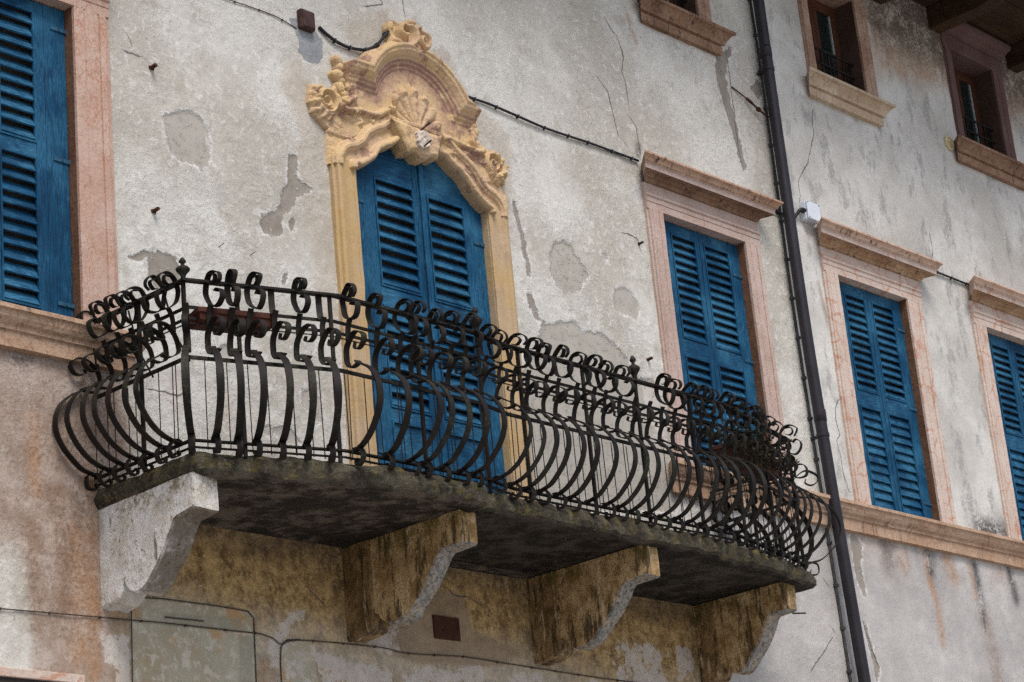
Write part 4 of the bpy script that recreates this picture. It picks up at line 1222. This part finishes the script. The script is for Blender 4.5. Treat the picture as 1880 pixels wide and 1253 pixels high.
def slab_mesh(outline, seed):
    pts = []
    n = len(outline)
    for i in range(n - 1):
        a, b = Vector(outline[i]), Vector(outline[i + 1])
        k = max(1, int((b - a).length / 0.02))
        for j in range(k):
            pts.append(a.lerp(b, j / k))
    pts.append(Vector(outline[-1]))
    # soften the corners
    for _ in range(7):
        q = pts[:]
        for i in range(1, len(pts) - 1):
            q[i] = pts[i - 1] * 0.25 + pts[i] * 0.5 + pts[i + 1] * 0.25
        pts = q
    N = len(pts)
    nor = []
    for i in range(N):
        t = (pts[min(i + 1, N - 1)] - pts[max(i - 1, 0)]).normalized()
        nor.append(Vector((t.y, -t.x)))
    prof_ = [(-0.13, 3.612), (-0.10, 3.604), (-0.075, 3.592), (-0.04, 3.584), (-0.01, 3.590), (0.010, 3.608), (0.020, 3.64), (0.016, 3.68), (0.0, 3.71), (-0.03, 3.722), (-0.10, 3.727)]
    mb = MB()
    rings = []
    for j, (o, z) in enumerate(prof_):
        ring = []
        for i, p in enumerate(pts):
            d = -nor[i] * 1.0
            q = p + nor[i] * (-(-o)) * -1 if False else p + nor[i] * o
            e = 0.0 if j in (0, 10) else 1.0
            nzv = mnoise.noise((q.x * 5 + seed, q.y * 5, z * 12)) * 0.024 + mnoise.noise((q.x * 11.3, q.y * 11.3 + seed, z * 30)) * 0.014 + mnoise.noise((q.x * 37 + z * 20, q.y * 37 + seed, z * 30)) * 0.004
            chip = max(0, mnoise.noise((q.x * 3.1 + 9, seed, z * 6)) - 0.2) * 0.09
            q2 = q + nor[i] * (nzv - chip) * e
            yy = min(q2.y, 0.0)
            ring.append((q2.x, yy, z + e * nzv * 0.6))
        rings.append(ring)
    vs = [p for r in rings for p in r]
    fs = []
    for j in range(len(rings) - 1):
        for i in range(N - 1):
            fs.append((j * N + i, j * N + i + 1, (j + 1) * N + i + 1, (j + 1) * N + i))
    mb.add(vs, fs)
    xa, xb = min(p[0] for p in outline), max(p[0] for p in outline)
    core = [(min(max(p[0], xa + 0.06), xb - 0.06), p[1] * 0.93) for p in outline]
    return mb.loft([[(x, y, z) for x, y in core] for z in (3.6085, 3.7255)])


OUT1 = [(7.80, 0.0), (7.80, -0.45), (7.815, -0.86), (8.14, -0.93), (8.55, -1.08), (8.85, -1.155), (9.25, -1.17), (9.74, -1.165), (9.765, -1.0), (9.765, 0.0)]
OUT2 = [(9.775, 0.0), (9.78, -1.03), (9.83, -1.105), (10.4, -1.10), (11.2, -1.095), (12.0, -1.085), (12.35, -1.05), (12.75, -0.975), (13.15, -0.90), (13.47, -0.84), (13.43, -0.45), (13.42, 0.0)]
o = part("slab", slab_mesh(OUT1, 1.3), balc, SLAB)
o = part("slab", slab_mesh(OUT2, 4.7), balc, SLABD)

CB = [(0.0, 3.603), (0.5, 3.603), (1.01, 3.603), (1.02, 3.59), (1.02, 3.50), (1.015, 3.41), (1.0, 3.40), (0.83, 3.392), (0.80, 3.372), (0.77, 3.335), (0.73, 3.285), (0.68, 3.225), (0.62, 3.17), (0.56, 3.125), (0.51, 3.083), (0.46, 3.060), (0.41, 3.052), (0.365, 3.058), (0.325, 3.075), (0.295, 3.102), (0.275, 3.138), (0.262, 3.155), (0.245, 3.145), (0.228, 3.09), (0.20, 3.055), (0.15, 3.036), (0.0, 3.028)]


def corbel(xc, width, sc, mat, seed, pts=None, name="corbel"):
    CB_ = pts or CB
    mb = MB()
    cuts_ = [-1, -0.9, -0.4, 0, 0.4, 0.9, 1]
    rings = []
    for s in cuts_:
        ring = []
        inset = 0.012 if abs(s) == 1 else 0.0
        for (o, z) in CB_:
            k = mnoise.noise((s * 1.5 + seed, o * 6, z * 6)) * 0.012 + mnoise.noise((s * 3 + seed, o * 16, z * 16)) * 0.006
            oo = max(0.0, o * sc - inset * (1 if o > 0 else 0))
            zz = z + (inset if z < 3.5 else 0) + (k if z < 3.59 else 0)
            ring.append((xc + s * width / 2 + (k * 0.4 if abs(s) == 1 else 0), -oo + (k if o > 0.05 else 0), zz))
        rings.append(ring)
    mb.loft(rings, True, False)
    n = len(CB_)
    # side faces as strips between the level top line and the curved soffit
    for ri, flip in ((0, False), (len(rings) - 1, True)):
        base = ri * n
        mb.f.append(tuple(range(base, base + n)))
    ob = part(name, mb, balc, mat)
    bm = bmesh.new()
    bm.from_mesh(ob.data)
    big = [f for f in bm.faces if len(f.verts) > 4]
    bmesh.ops.triangulate(bm, faces=big, quad_method='BEAUTY', ngon_method='EAR_CLIP')
    bm.to_mesh(ob.data)
    bm.free()
    return ob


CB_BODY = [(0.235, 3.603)] + CB[1:-5] + [(0.235, 3.15)]
CB_BACK = [(0.0, 3.602), (0.24, 3.602), (0.24, 3.14)] + CB[-4:]
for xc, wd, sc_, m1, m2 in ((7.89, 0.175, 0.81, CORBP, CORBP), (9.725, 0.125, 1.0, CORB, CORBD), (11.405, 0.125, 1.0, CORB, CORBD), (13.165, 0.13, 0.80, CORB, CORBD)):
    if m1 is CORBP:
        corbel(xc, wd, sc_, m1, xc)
    else:
        corbel(xc, wd, sc_, m1, xc, CB_BODY)
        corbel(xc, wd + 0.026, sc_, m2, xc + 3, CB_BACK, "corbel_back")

# railing ---------------------------------------------------------------
PATH = [(7.79, -0.01), (7.79, -0.84), (8.66, -1.122), (9.80, -1.13), (10.10, -1.07), (12.30, -1.06), (13.45, -0.775), (13.45, -0.01)]
ZB, ZM, ZI2, ZI1, ZH = 3.775, 4.245, 4.485, 4.55, 4.692


def catmull(pts, n=5):
    P = [Vector(p) for p in pts]
    P = [P[0] * 2 - P[1]] + P + [P[-1] * 2 - P[-2]]
    out = []
    for i in range(1, len(P) - 2):
        for k in range(n):
            t = k / n
            a, b, c, d = P[i - 1], P[i], P[i + 1], P[i + 2]
            out.append(0.5 * ((2 * b) + (c - a) * t + (2 * a - 5 * b + 4 * c - d) * t * t + (3 * b - a - 3 * c + d) * t ** 3))
    out.append(P[-2])
    return out


def ribbon(mb, pts, w, t=0.006, n=5, taper=0.0, x0=0.0, xdrift=0.0):
    """flat bar bent to the profile pts = (outward, height); local -y is outward"""
    c = catmull([(a, b) for a, b in pts], n)
    rings = []
    N = len(c)
    for i, p in enumerate(c):
        tg = (c[min(i + 1, N - 1)] - c[max(i - 1, 0)]).normalized()
        nr = Vector((-tg.y, tg.x))
        f = i / (N - 1)
        ww = w * (1 - taper * max(0.0, (f - 0.75) / 0.25))
        xx = x0 + xdrift * f
        ring = []
        for sx, sn in ((-1, -1), (1, -1), (1, 1), (-1, 1)):
            q = p + nr * (sn * t / 2)
            ring.append((xx + sx * ww / 2, -q.x, q.y))
        rings.append(ring)
    mb.loft(rings)
    return mb


BELLY = [(0.0, 0.0), (0.05, 0.005), (0.12, 0.028), (0.19, 0.073), (0.25, 0.138), (0.287, 0.212), (0.295, 0.282), (0.272, 0.355), (0.225, 0.415), (0.165, 0.458), (0.115, 0.485), (0.09, 0.505)]
LOWER = [(0.115, 0.492), (0.07, 0.487), (0.02, 0.495), (-0.012, 0.53), (-0.018, 0.585), (-0.005, 0.645), (0.03, 0.70), (0.085, 0.728), (0.145, 0.715), (0.178, 0.67), (0.165, 0.618), (0.12, 0.598), (0.082, 0.618), (0.085, 0.655)]
STRAP = [(0.012, 0.635), (0.014, 0.68), (0.022, 0.73), (0.045, 0.772)]
UPPER = [(0.075, 0.895), (0.10, 0.91), (0.13, 0.89), (0.133, 0.845), (0.095, 0.812), (0.045, 0.82), (0.008, 0.86), (-0.012, 0.91), (-0.008, 0.965), (0.025, 1.01), (0.075, 1.022), (0.112, 0.995), (0.115, 0.96), (0.092, 0.942)]
CURL = [(0.03, 1.012), (0.072, 1.005), (0.085, 0.975), (0.062, 0.95), (0.035, 0.962)]
BOTTOM = [(0.0, 0.012), (0.04, 0.012), (0.075, -0.01), (0.088, -0.05), (0.07, -0.085), (0.035, -0.088), (0.018, -0.065), (0.03, -0.048)]
UPPER = [(x * 1.06, 0.762 + (z - 0.812) * 1.02) for x, z in UPPER]
CURL = [(x * 1.06, 0.762 + (z - 0.812) * 1.02) for x, z in CURL]
LOWER = [(x, 0.487 + (z - 0.487) * 0.79) for x, z in LOWER]
MESHES = {}
for v in range(4):
    r2 = random.Random(40 + v)
    j = lambda pts, a: [(x + r2.uniform(-a, a), y + r2.uniform(-a, a)) for x, y in pts]
    xd = r2.uniform(-0.012, 0.012)
    MESHES["belly", v] = ribbon(MB(), j(BELLY, 0.003), 0.040, 0.008).mesh("belly_bar")
    MESHES["lower", v] = ribbon(ribbon(MB(), j(LOWER, 0.005), 0.036, 0.006, taper=0.5, xdrift=xd), j(STRAP, 0.002), 0.034, 0.006).mesh("lower_scroll")
    MESHES["upper", v] = ribbon(ribbon(MB(), j(UPPER, 0.006), 0.036, 0.006, taper=0.5, xdrift=-xd), j(CURL, 0.004), 0.030, 0.005, taper=0.5, xdrift=xd).mesh("upper_scroll")
    MESHES["plate", v] = ribbon(MB(), [(0.030, 0.755), (0.006, 0.79), (-0.004, 0.85), (-0.004, 0.915)], 0.036, 0.006).mesh("upright_plate")
    MESHES["bottom", v] = ribbon(MB(), j(BOTTOM, 0.005), 0.034, 0.006, taper=0.4).mesh("foot_scroll")
for me in MESHES.values():
    me.materials.append(IRON)
    me.shade_smooth()
    me.set_sharp_from_angle(angle=math.radians(45))


def heading(dx, dy):
    """z rotation that turns local -y onto the outward normal of a path running left to right"""
    return math.atan2(dy, dx)


def along(path, s):
    for a, b in zip(path[:-1], path[1:]):
        a, b = Vector(a), Vector(b)
        L = (b - a).length
        if s <= L + 1e-6:
            return a.lerp(b, s / L), (b - a).normalized()
        s -= L
    return Vector(path[-1]), (Vector(path[-1]) - Vector(path[-2])).normalized()


TOTAL = sum((Vector(b) - Vector(a)).length for a, b in zip(PATH[:-1], PATH[1:]))
spots = []
for yv in (-0.04, -0.165, -0.285, -0.40, -0.52, -0.64, -0.75):
    spots.append((7.79, yv, math.radians(-90), True))
spots.append((7.79, -0.845, math.radians(-42), False))
front_x = [7.912, 8.038, 8.138, 8.282, 8.422, 8.562, 8.722, 8.954, 9.124, 9.24, 9.395, 9.542, 9.656, 9.851, 10.015, 10.164, 10.296, 10.444, 10.571, 10.743, 10.905, 11.026, 11.164, 11.31]
while front_x[-1] < 13.2:
    front_x.append(front_x[-1] + 0.142 + rnd.uniform(-0.012, 0.012))


def front_y(x):
    for a, b in zip(PATH[1:-2], PATH[2:-1]):
        if a[0] <= x <= b[0]:
            return a[1] + (b[1] - a[1]) * (x - a[0]) / (b[0] - a[0]), math.atan2(b[1] - a[1], b[0] - a[0])
    return -1.0, 0.0


gone = {8.282, 8.562, 11.31, 11.452}
for fx in front_x:
    y_, rz = front_y(fx)
    if fx < 8.66:
        rz = math.radians(-31)
    elif fx < 9.0:
        rz = math.radians(-10)
    spots.append((fx, y_, rz, not any(abs(fx - g_x) < 0.075 for g_x in gone)))
spots.append((13.45, -0.785, math.radians(50), False))
for yv in (-0.66, -0.53, -0.40, -0.27, -0.15, -0.04):
    spots.append((13.45, yv, math.radians(90), True))
for i, (bx, by, rz, top) in enumerate(spots):
    v = rnd.randrange(4)
    jit = rnd.uniform(-0.05, 0.05)
    turn = 0.30 if (by < -0.86 and bx < 8.66) else 0.0
    b = put("baluster", MESHES["belly", v], balc, None, (bx - 10.6, by, ZB - 3.60), (rnd.uniform(-0.015, 0.015), 0, rz + jit))
    b.scale = (1, rnd.uniform(0.95, 1.03), 1)
    put("lower_scroll", MESHES["lower", rnd.randrange(4)], b, None, (0, 0, rnd.uniform(-0.008, 0.008)), (0, 0, turn + rnd.uniform(-0.06, 0.06)))
    if top:
        put("upper_scroll", MESHES["upper", rnd.randrange(4)], b, None, (0, 0, rnd.uniform(-0.008, 0.008)), (rnd.uniform(-0.03, 0.03), rnd.uniform(-0.03, 0.03), turn + rnd.uniform(-0.16, 0.16)))
    elif by < -0.9 and bx < 9:
        put("upright_plate", MESHES["plate", v], b, None, (0, 0, 0))
    put("foot_scroll", MESHES["bottom", rnd.randrange(4)], b, None, (0, 0, rnd.uniform(-0.006, 0.006)), (0, 0, rnd.uniform(-0.12, 0.12)))


def rail(name, z, w, h, off=0.0):
    mb = MB()
    P2 = [Vector(p) for p in PATH]
    rings = []
    for i, p in enumerate(P2):
        d0 = (P2[i] - P2[i - 1]).normalized() if i > 0 else (P2[1] - P2[0]).normalized()
        d1 = (P2[i + 1] - P2[i]).normalized() if i < len(P2) - 1 else d0
        t = (d0 + d1).normalized()
        nn = Vector((-t.y, t.x)) / max(0.5, t.dot(d0))
        zz = z
        rings.append([(p.x + nn.x * (off + s * w / 2), min(p.y + nn.y * (off + s * w / 2), -0.002), zz + q * h / 2) for s, q in ((-1, -1), (1, -1), (1, 1), (-1, 1))])
    mb.loft(rings)
    return part(name, mb, balc, IRON)


rail("handrail", ZH, 0.042, 0.014)
rail("inner_rail", ZI1, 0.010, 0.018, 0.035)
rail("inner_rail", ZI2, 0.010, 0.016, 0.035)
rail("inner_rail", ZI2 - 0.028, 0.006, 0.006, 0.035)
rail("middle_rail", ZM, 0.014, 0.020, 0.004)
rail("bottom_rail", ZB - 0.004, 0.030, 0.010)
rail("bottom_rail", ZB - 0.038, 0.012, 0.010, 0.012)

# upright posts, some with a cast finial
FIN = [(0.006, 0.0), (0.013, 0.008), (0.011, 0.018), (0.016, 0.03), (0.030, 0.048), (0.033, 0.058), (0.024, 0.068), (0.010, 0.075), (0.008, 0.085), (0.017, 0.093), (0.016, 0.10), (0.006, 0.115), (0.001, 0.118)]
posts = [(7.79, -0.45, 0), (7.795, -0.835, 1), (8.09, None, 0), (8.63, None, 0), (9.30, None, 0), (9.83, None, 1), (10.25, None, 0), (10.86, None, 0), (11.39, None, 1), (11.95, None, 0), (12.46, None, 0), (12.98, None, 1), (13.45, -0.775, 0), (13.45, -0.40, 0)]
for px_, py_, fin in posts:
    rz = 0.0
    if py_ is None:
        py_, rz = front_y(px_)
    mb = MB().box(-0.010, 0.010, -0.006, 0.012, 3.70, ZH + 0.006)
    me = mb.mesh("post")
    o = put("post", me, balc, IRON, (px_ - 10.6, py_ + 0.008, -3.60), (0, 0, rz))
    if fin:
        f = put("finial", MB().lathe((0, 0, 0), FIN, 12).mesh("finial", smooth=True), o, IRON, (0, 0, ZH + 0.004))
        f.scale = (1.25, 1.25, 1.15) if px_ < 8 else (1.3, 1.3, 1.5)
# thin rods between middle and bottom rail
rod_me = MB().tube([(0, 0, ZB - 0.05), (0, 0, ZM)], 0.0032, 5).mesh("rod")
s = 0.05
while s < TOTAL - 0.04:
    p, d = along(PATH, s)
    put("rod", rod_me, balc, IRON, (p.x - 10.6, p.y + 0.006, -3.60), (rnd.uniform(-0.012, 0.012), rnd.uniform(-0.012, 0.012), 0))
    s += 0.086 + rnd.uniform(-0.006, 0.006)
# wire stays of the flower box holders
for (sx, sy) in ((7.83, -0.62), (7.83, -0.30)):
    part("stay", MB().tube([(sx, sy, ZH), (sx + 0.05, sy - 0.02, 4.45), (sx + 0.12, sy - 0.05, 4.30)], 0.006, 5), balc, IRON)


# flower boxes -----------------------------------------------------------
def flower_box(label, p0, p1, z0, z1, wid, plants):
    a, b = Vector(p0), Vector(p1)
    d = (b - a).normalized()
    nn = Vector((-d.y, d.x))
    c = (a + b) / 2
    t = thing("flower_box", label, "flower box", (c.x, c.y, z0), "flower boxes hung inside the balcony railing")
    L = (b - a).length / 2
    out = MB()
    rings = []
    for zz, e in ((z0, 0.0), (z0 + 0.01, 0.006), (z1 - 0.03, 0.014), (z1 - 0.03, 0.022), (z1, 0.024), (z1, 0.008), (z1 - 0.025, 0.004)):
        ring = []
        for sx, sy in ((-1, -1), (1, -1), (1, 1), (-1, 1)):
            q = c + d * (sx * (L + e)) + nn * (sy * (wid / 2 + e))
            ring.append((q.x, q.y, zz))
        rings.append(ring)
    out.loft(rings)
    part("trough", out, t, TERRA, bevel=0.004)
    so = MB()
    ring = []
    for zz in (z1 - 0.024, z1 - 0.012):
        ring.append([(c + d * (sx * (L - 0.002)) + nn * (sy * (wid / 2 - 0.002))).to_tuple() + (zz,) for sx, sy in ((-1, -1), (1, -1), (1, 1), (-1, 1))])
    so.loft(ring)
    part("soil", so, t, SOIL)
    if plants:
        r3 = random.Random(5)
        st = MB()
        lf = MB()
        for k in range(plants):
            q = c + d * r3.uniform(-L, L) * 0.95 + nn * r3.uniform(-0.06, 0.06)
            P = Vector((q.x, q.y, z1 - 0.02))
            dirv = Vector((r3.uniform(-0.5, 0.5), r3.uniform(-0.6, 0.35), r3.uniform(-0.1, 1))).normalized()
            pts = [P]
            for m_i in range(5):
                dirv = (dirv + Vector((r3.uniform(-0.5, 0.5), r3.uniform(-0.5, 0.4), r3.uniform(-0.75, 0.2)))).normalized()
                P = P + dirv * r3.uniform(0.03, 0.06)
                pts.append(P.copy())
                if r3.random() < 0.75:
                    a1 = Vector((r3.uniform(-1, 1), r3.uniform(-1, 1), r3.uniform(-1, 1))).normalized() * 0.022
                    b1 = a1.cross(Vector((r3.uniform(-1, 1), 0.3, 1))).normalized() * 0.010
                    lf.add([P, P + a1 * 0.6 + b1, P + a1 * 1.4, P + a1 * 0.6 - b1], [(0, 1, 2, 3)])
            st.tube(pts, [0.004 * (1 - 0.12 * i) for i in range(len(pts))], 4)
        part("dry_stems", st, t, STEM)
        part("dry_leaves", lf, t, DRYLEAF)
    return t


flower_box("terracotta flower box inside the left corner of the balcony railing", (7.90, -0.79), (8.31, -0.915), 4.465, 4.54, 0.15, 0)
flower_box("dark flower box of withered plants at the right end of the balcony", (12.55, -0.88), (13.18, -0.74), 4.36, 4.50, 0.16, 320)

# ------------------------------------------------------------------ downpipe, conduit, cables
t = thing("downpipe", "dark brown metal downpipe running from eaves to ground between the windows", "drainpipe", (14.93, -0.11, -1.6))
pts = []
for z, x in ((9.95, 14.82), (9.0, 14.845), (7.5, 14.85), (6.0, 14.86), (4.6, 14.915), (3.2, 14.985), (1.5, 15.06), (-1.6, 15.2)):
    pts.append((x, -0.12 if z < 9.5 else -0.14, z))
part("pipe", MB().tube([Vector(p) for p in catmull(pts, 6)], 0.048, 20), t, PIPE, smooth=True)
for z, x in ((8.35, 14.847), (5.15, 14.89), (2.6, 15.01), (0.2, 15.13)):
    cl = MB()
    cl.lathe((x, -0.12, z), [(0.049, -0.016), (0.053, -0.014), (0.053, 0.014), (0.049, 0.016)], 20)
    cl.box(x - 0.012, x + 0.012, -0.07, 0.02, z - 0.01, z + 0.01)
    part("clamp", cl, t, PIPE)
    part("pipe_joint", MB().lathe((float(np.interp(z + 0.16, [3.2, 4.6, 6.0, 7.5, 9.0], [14.985, 14.915, 14.86, 14.85, 14.845])) if z > 2.5 else x - 0.005, -0.12, z + 0.16), [(0.0485, -0.05), (0.0515, -0.048), (0.0515, 0.03), (0.0485, 0.05)], 20), t, PIPE, smooth=True)
t = thing("wall_conduit", "thin grey conduit fixed to the wall just left of the downpipe", "conduit", (14.86, -0.02, -1.6))
cp_ = [(14.850, -0.02, 9.7), (14.885, -0.02, 8.6), (14.880, -0.022, 7.4), (14.875, -0.02, 6.4), (14.890, -0.021, 5.4), (14.910, -0.02, 4.7)]
cp2 = [(14.912, -0.02, 4.42), (14.930, -0.02, 3.8), (14.955, -0.02, 2.9), (15.000, -0.02, 1.5), (15.050, -0.02, -1.6)]
part("conduit_tube", MB().tube(catmull(cp_, 5), 0.012, 6), t, CONDUIT)
part("conduit_tube", MB().tube(catmull(cp2, 5), 0.012, 6), t, CONDUIT)
for z in np.arange(2.6, 9.4, 0.34):
    if 4.40 < z < 4.70:
        continue
    xx = np.interp(z, [2.9, 3.8, 4.7, 5.4, 6.4, 7.4, 8.6, 9.7], [14.955, 14.93, 14.91, 14.89, 14.875, 14.88, 14.885, 14.85])
    part("clip", MB().box(xx - 0.018, xx + 0.018, -0.036, 0.01, z - 0.012, z + 0.012), t, CONDUIT)


def cable(name, label, pts, r, mat, cat, clip=0.0, group=None, n=4):
    t = thing(name, label, cat, pts[0], group)
    c = catmull(pts, n)
    part("cable_run", MB().tube(c, r, 6), t, mat, smooth=True)
    if clip:
        acc = 0
        for a, b in zip(c[:-1], c[1:]):
            acc += (b - a).length
            if acc > clip:
                acc = 0
                part("clip", MB().box(b.x - 0.004, b.x + 0.004, b.y - r - 0.002, 0.006, b.z - r - 0.003, b.z + r + 0.002), t, CONDUIT if r > 0.008 else WIRE)
    return t


cable("cable", "black cable sagging from the rusty box to the top of the carved pediment", [(9.76, -0.02, 7.20), (9.80, -0.022, 7.175), (9.874, -0.025, 7.142), (9.95, -0.025, 7.128), (10.03, -0.025, 7.126), (10.15, -0.03, 7.144), (10.22, -0.035, 7.175), (10.286, -0.04, 7.225), (10.34, -0.045, 7.29), (10.39, -0.05, 7.35)], 0.012, CABLE, "cable", 0.13, "black cable along the facade")
cable("cable", "black cable from the carved pediment to the cornice of the window behind the balcony", [(11.02, -0.03, 7.09), (11.20, -0.02, 7.092), (11.408, -0.02, 7.096), (11.7, -0.022, 7.082), (11.986, -0.02, 7.07), (12.25, -0.02, 7.076), (12.475, -0.02, 7.083), (12.75, -0.02, 7.085), (13.06, -0.02, 7.086)], 0.010, CABLE, "cable", 0.22, "black cable along the facade")
cable("cable", "black cable behind the downpipe ending in the white junction box", [(14.62, -0.02, 7.09), (14.78, -0.022, 7.101), (14.86, -0.02, 7.092), (14.95, -0.02, 7.085), (15.06, -0.022, 7.095), (15.10, -0.03, 7.13), (15.125, -0.05, 7.165), (15.16, -0.055, 7.18), (15.20, -0.055, 7.18)], 0.017, CABLE, "cable", 0, "black cable along the facade")
cable("cable", "black cable between the two right hand window cornices", [(17.0, -0.02, 7.085), (17.17, -0.02, 7.085), (17.4, -0.02, 7.082), (17.6, -0.02, 7.078), (17.80, -0.02, 7.076)], 0.010, CABLE, "cable", 0.2, "black cable along the facade")
cable("wire", "thin grey wire on the upper wall leading to the rusty box", [(8.6, -0.012, 7.15), (8.98, -0.012, 7.156), (9.118, -0.012, 7.161), (9.352, -0.012, 7.164), (9.46, -0.012, 7.15), (9.56, -0.012, 7.13)], 0.0035, WIRE, "wire", 0.18)
cable("wire", "thin brown wire clipped across the wall below the balcony", [(6.6, -0.014, 2.95), (7.131, -0.014, 2.962), (7.553, -0.014, 2.976), (7.996, -0.014, 2.988), (8.266, -0.014, 2.996), (8.787, -0.014, 3.0), (8.93, -0.014, 3.002), (9.037, -0.014, 2.985), (9.094, -0.014, 2.955), (9.164, -0.014, 2.978), (9.295, -0.014, 2.996), (9.605, -0.014, 3.006), (9.948, -0.014, 3.01), (10.158, -0.014, 2.995), (10.646, -0.014, 3.018), (11.103, -0.014, 3.008), (11.965, -0.014, 2.99), (12.7, -0.014, 2.99)], 0.0038, WIRE, "wire", 0.22)

# junction box
t = thing("junction_box", "white plastic junction box on the wall above a window cornice beside the downpipe", "junction box", (15.29, 0.0, 7.13))
part("box_body", MB().box(15.19, 15.375, -0.065, 0.0, 7.10, 7.265), t, WHITEBOX, bevel=0.008)
part("box_lid", MB().box(15.193, 15.372, -0.086, -0.0655, 7.103, 7.262), t, WHITEBOX, bevel=0.007)
for a, b in ((15.205, 7.115), (15.36, 7.115), (15.205, 7.25), (15.36, 7.25)):
    part("screw", MB().tube([(a, -0.083, b), (a, -0.0885, b)], 0.006, 8), t, WIRE)
part("cable_gland", MB().tube([(15.165, -0.04, 7.18), (15.195, -0.04, 7.18)], 0.022, 10), t, CABLE)

# rusty box high on the wall
t = thing("rusty_box", "small rusty brown metal box on the wall left of the carved pediment", "metal box", (9.62, 0.0, 7.14))
part("box_body", MB().box(9.575, 9.70, -0.05, 0.0, 7.135, 7.275), t, RUSTBOX, bevel=0.01)
part("box_lid", MB().box(9.585, 9.69, -0.058, -0.0505, 7.145, 7.265), t, RUSTBOX, bevel=0.004)

# round vent cover
t = thing("vent_cover", "round cream vent cover on the wall left of the sill under the eaves", "vent", (17.86, 0.0, 8.51))
mb = MB()
rings = []
for r, y in ((0.078, 0.0), (0.082, -0.018), (0.076, -0.026), (0.062, -0.026), (0.058, -0.014), (0.001, -0.012)):
    rings.append([(17.825 + r * 0.92 * math.cos(2 * math.pi * k / 24), y, 8.515 + r * 0.92 * math.sin(2 * math.pi * k / 24)) for k in range(24)])
mb.loft(rings)
part("cover_ring", mb, t, CREAM)

# rusty plate under the balcony
solo("wall_plate", MB().box(10.40, 10.635, -0.016, -0.001, 3.115, 3.265), RUST, "square rust brown metal plate on the wall under the balcony", "plate", org=(10.52, 0, 3.12), bevel=0.004)

# tie rod with turnbuckle
t = thing("tie_rod", "rusty iron tie rod with turnbuckle stretched to the downpipe", "tie rod", (14.43, -0.02, 8.1))
part("rod", MB().tube([(14.44, -0.012, 8.115), (14.58, -0.03, 8.055), (14.62, -0.035, 8.035)], 0.006, 6), t, RUST)
part("turnbuckle", MB().tube([(14.60, -0.035, 8.045), (14.66, -0.04, 8.018)], 0.013, 6).tube([(14.72, -0.045, 7.985), (14.75, -0.047, 7.972)], 0.019, 6), t, RUST)
part("rod", MB().tube([(14.65, -0.04, 8.02), (14.74, -0.046, 7.977), (14.84, -0.06, 7.93)], 0.009, 6), t, RUST)

# iron pegs and pins in the plaster
for lab, hx, hz, r in (("rusted iron peg in the plaster high on the left wall", 8.32, 6.475, 0.020), ("short iron peg in the plaster above the left end of the railing", 8.29, 5.515, 0.018),
                       ("dark iron stub in the plaster left of the window behind the balcony", 12.96, 6.378, 0.014)):
    solo("iron_peg", MB().lathe((hx, 0, hz), [(r, -0.01), (r * 1.1, 0.01)], 8).tube([(hx, 0.01, hz), (hx, -0.05, hz + 0.004)], r * 0.7, 7), RUST, lab, "peg", "iron pegs in the plaster", org=(hx, 0, hz))

# frame head of the ground floor opening, lower left
t = thing("shop_opening", "pale stone head of a ground floor opening at the lower left corner", "opening", (7.1, 0.0, 2.3))
part("lintel", MB().box(6.2, 7.655, -0.03, 0.05, 2.60, 2.648), t, PALEPINK, bevel=0.004)
part("jamb", MB().box(7.60, 7.655, -0.028, 0.05, 1.2, 2.599), t, PALEPINK, bevel=0.004)
part("dark_panel", MB().box(6.2, 7.599, -0.012, -0.004, 1.2, 2.599), t, DARK)

solo("iron_peg", MB().lathe((12.905, 0, 5.445), [(0.018, -0.008), (0.020, 0.008)], 8).tube([(12.905, 0.01, 5.445), (12.905, -0.05, 5.447)], 0.012, 7), RUST, "rusted iron peg in the plaster above the railing finial left of the window", "peg", "iron pegs in the plaster", org=(12.905, 0, 5.445))
for hx, hz, lab in ((8.80, 5.41, "left one of two thin bent nails in the plaster above the railing"), (9.055, 5.414, "right one of two thin bent nails in the plaster, nearer the door")):
    solo("nail", MB().tube([(hx - 0.01, 0.005, hz - 0.01), (hx + 0.01, -0.03, hz + 0.01)], 0.0025, 5), RUST, lab, "nail", "thin nails in the plaster", org=(hx, 0, hz))
part("iron_pin", MB().tube([(13.18, -0.80, 3.385), (13.28, -0.84, 3.388)], 0.006, 5), balc, IRON)
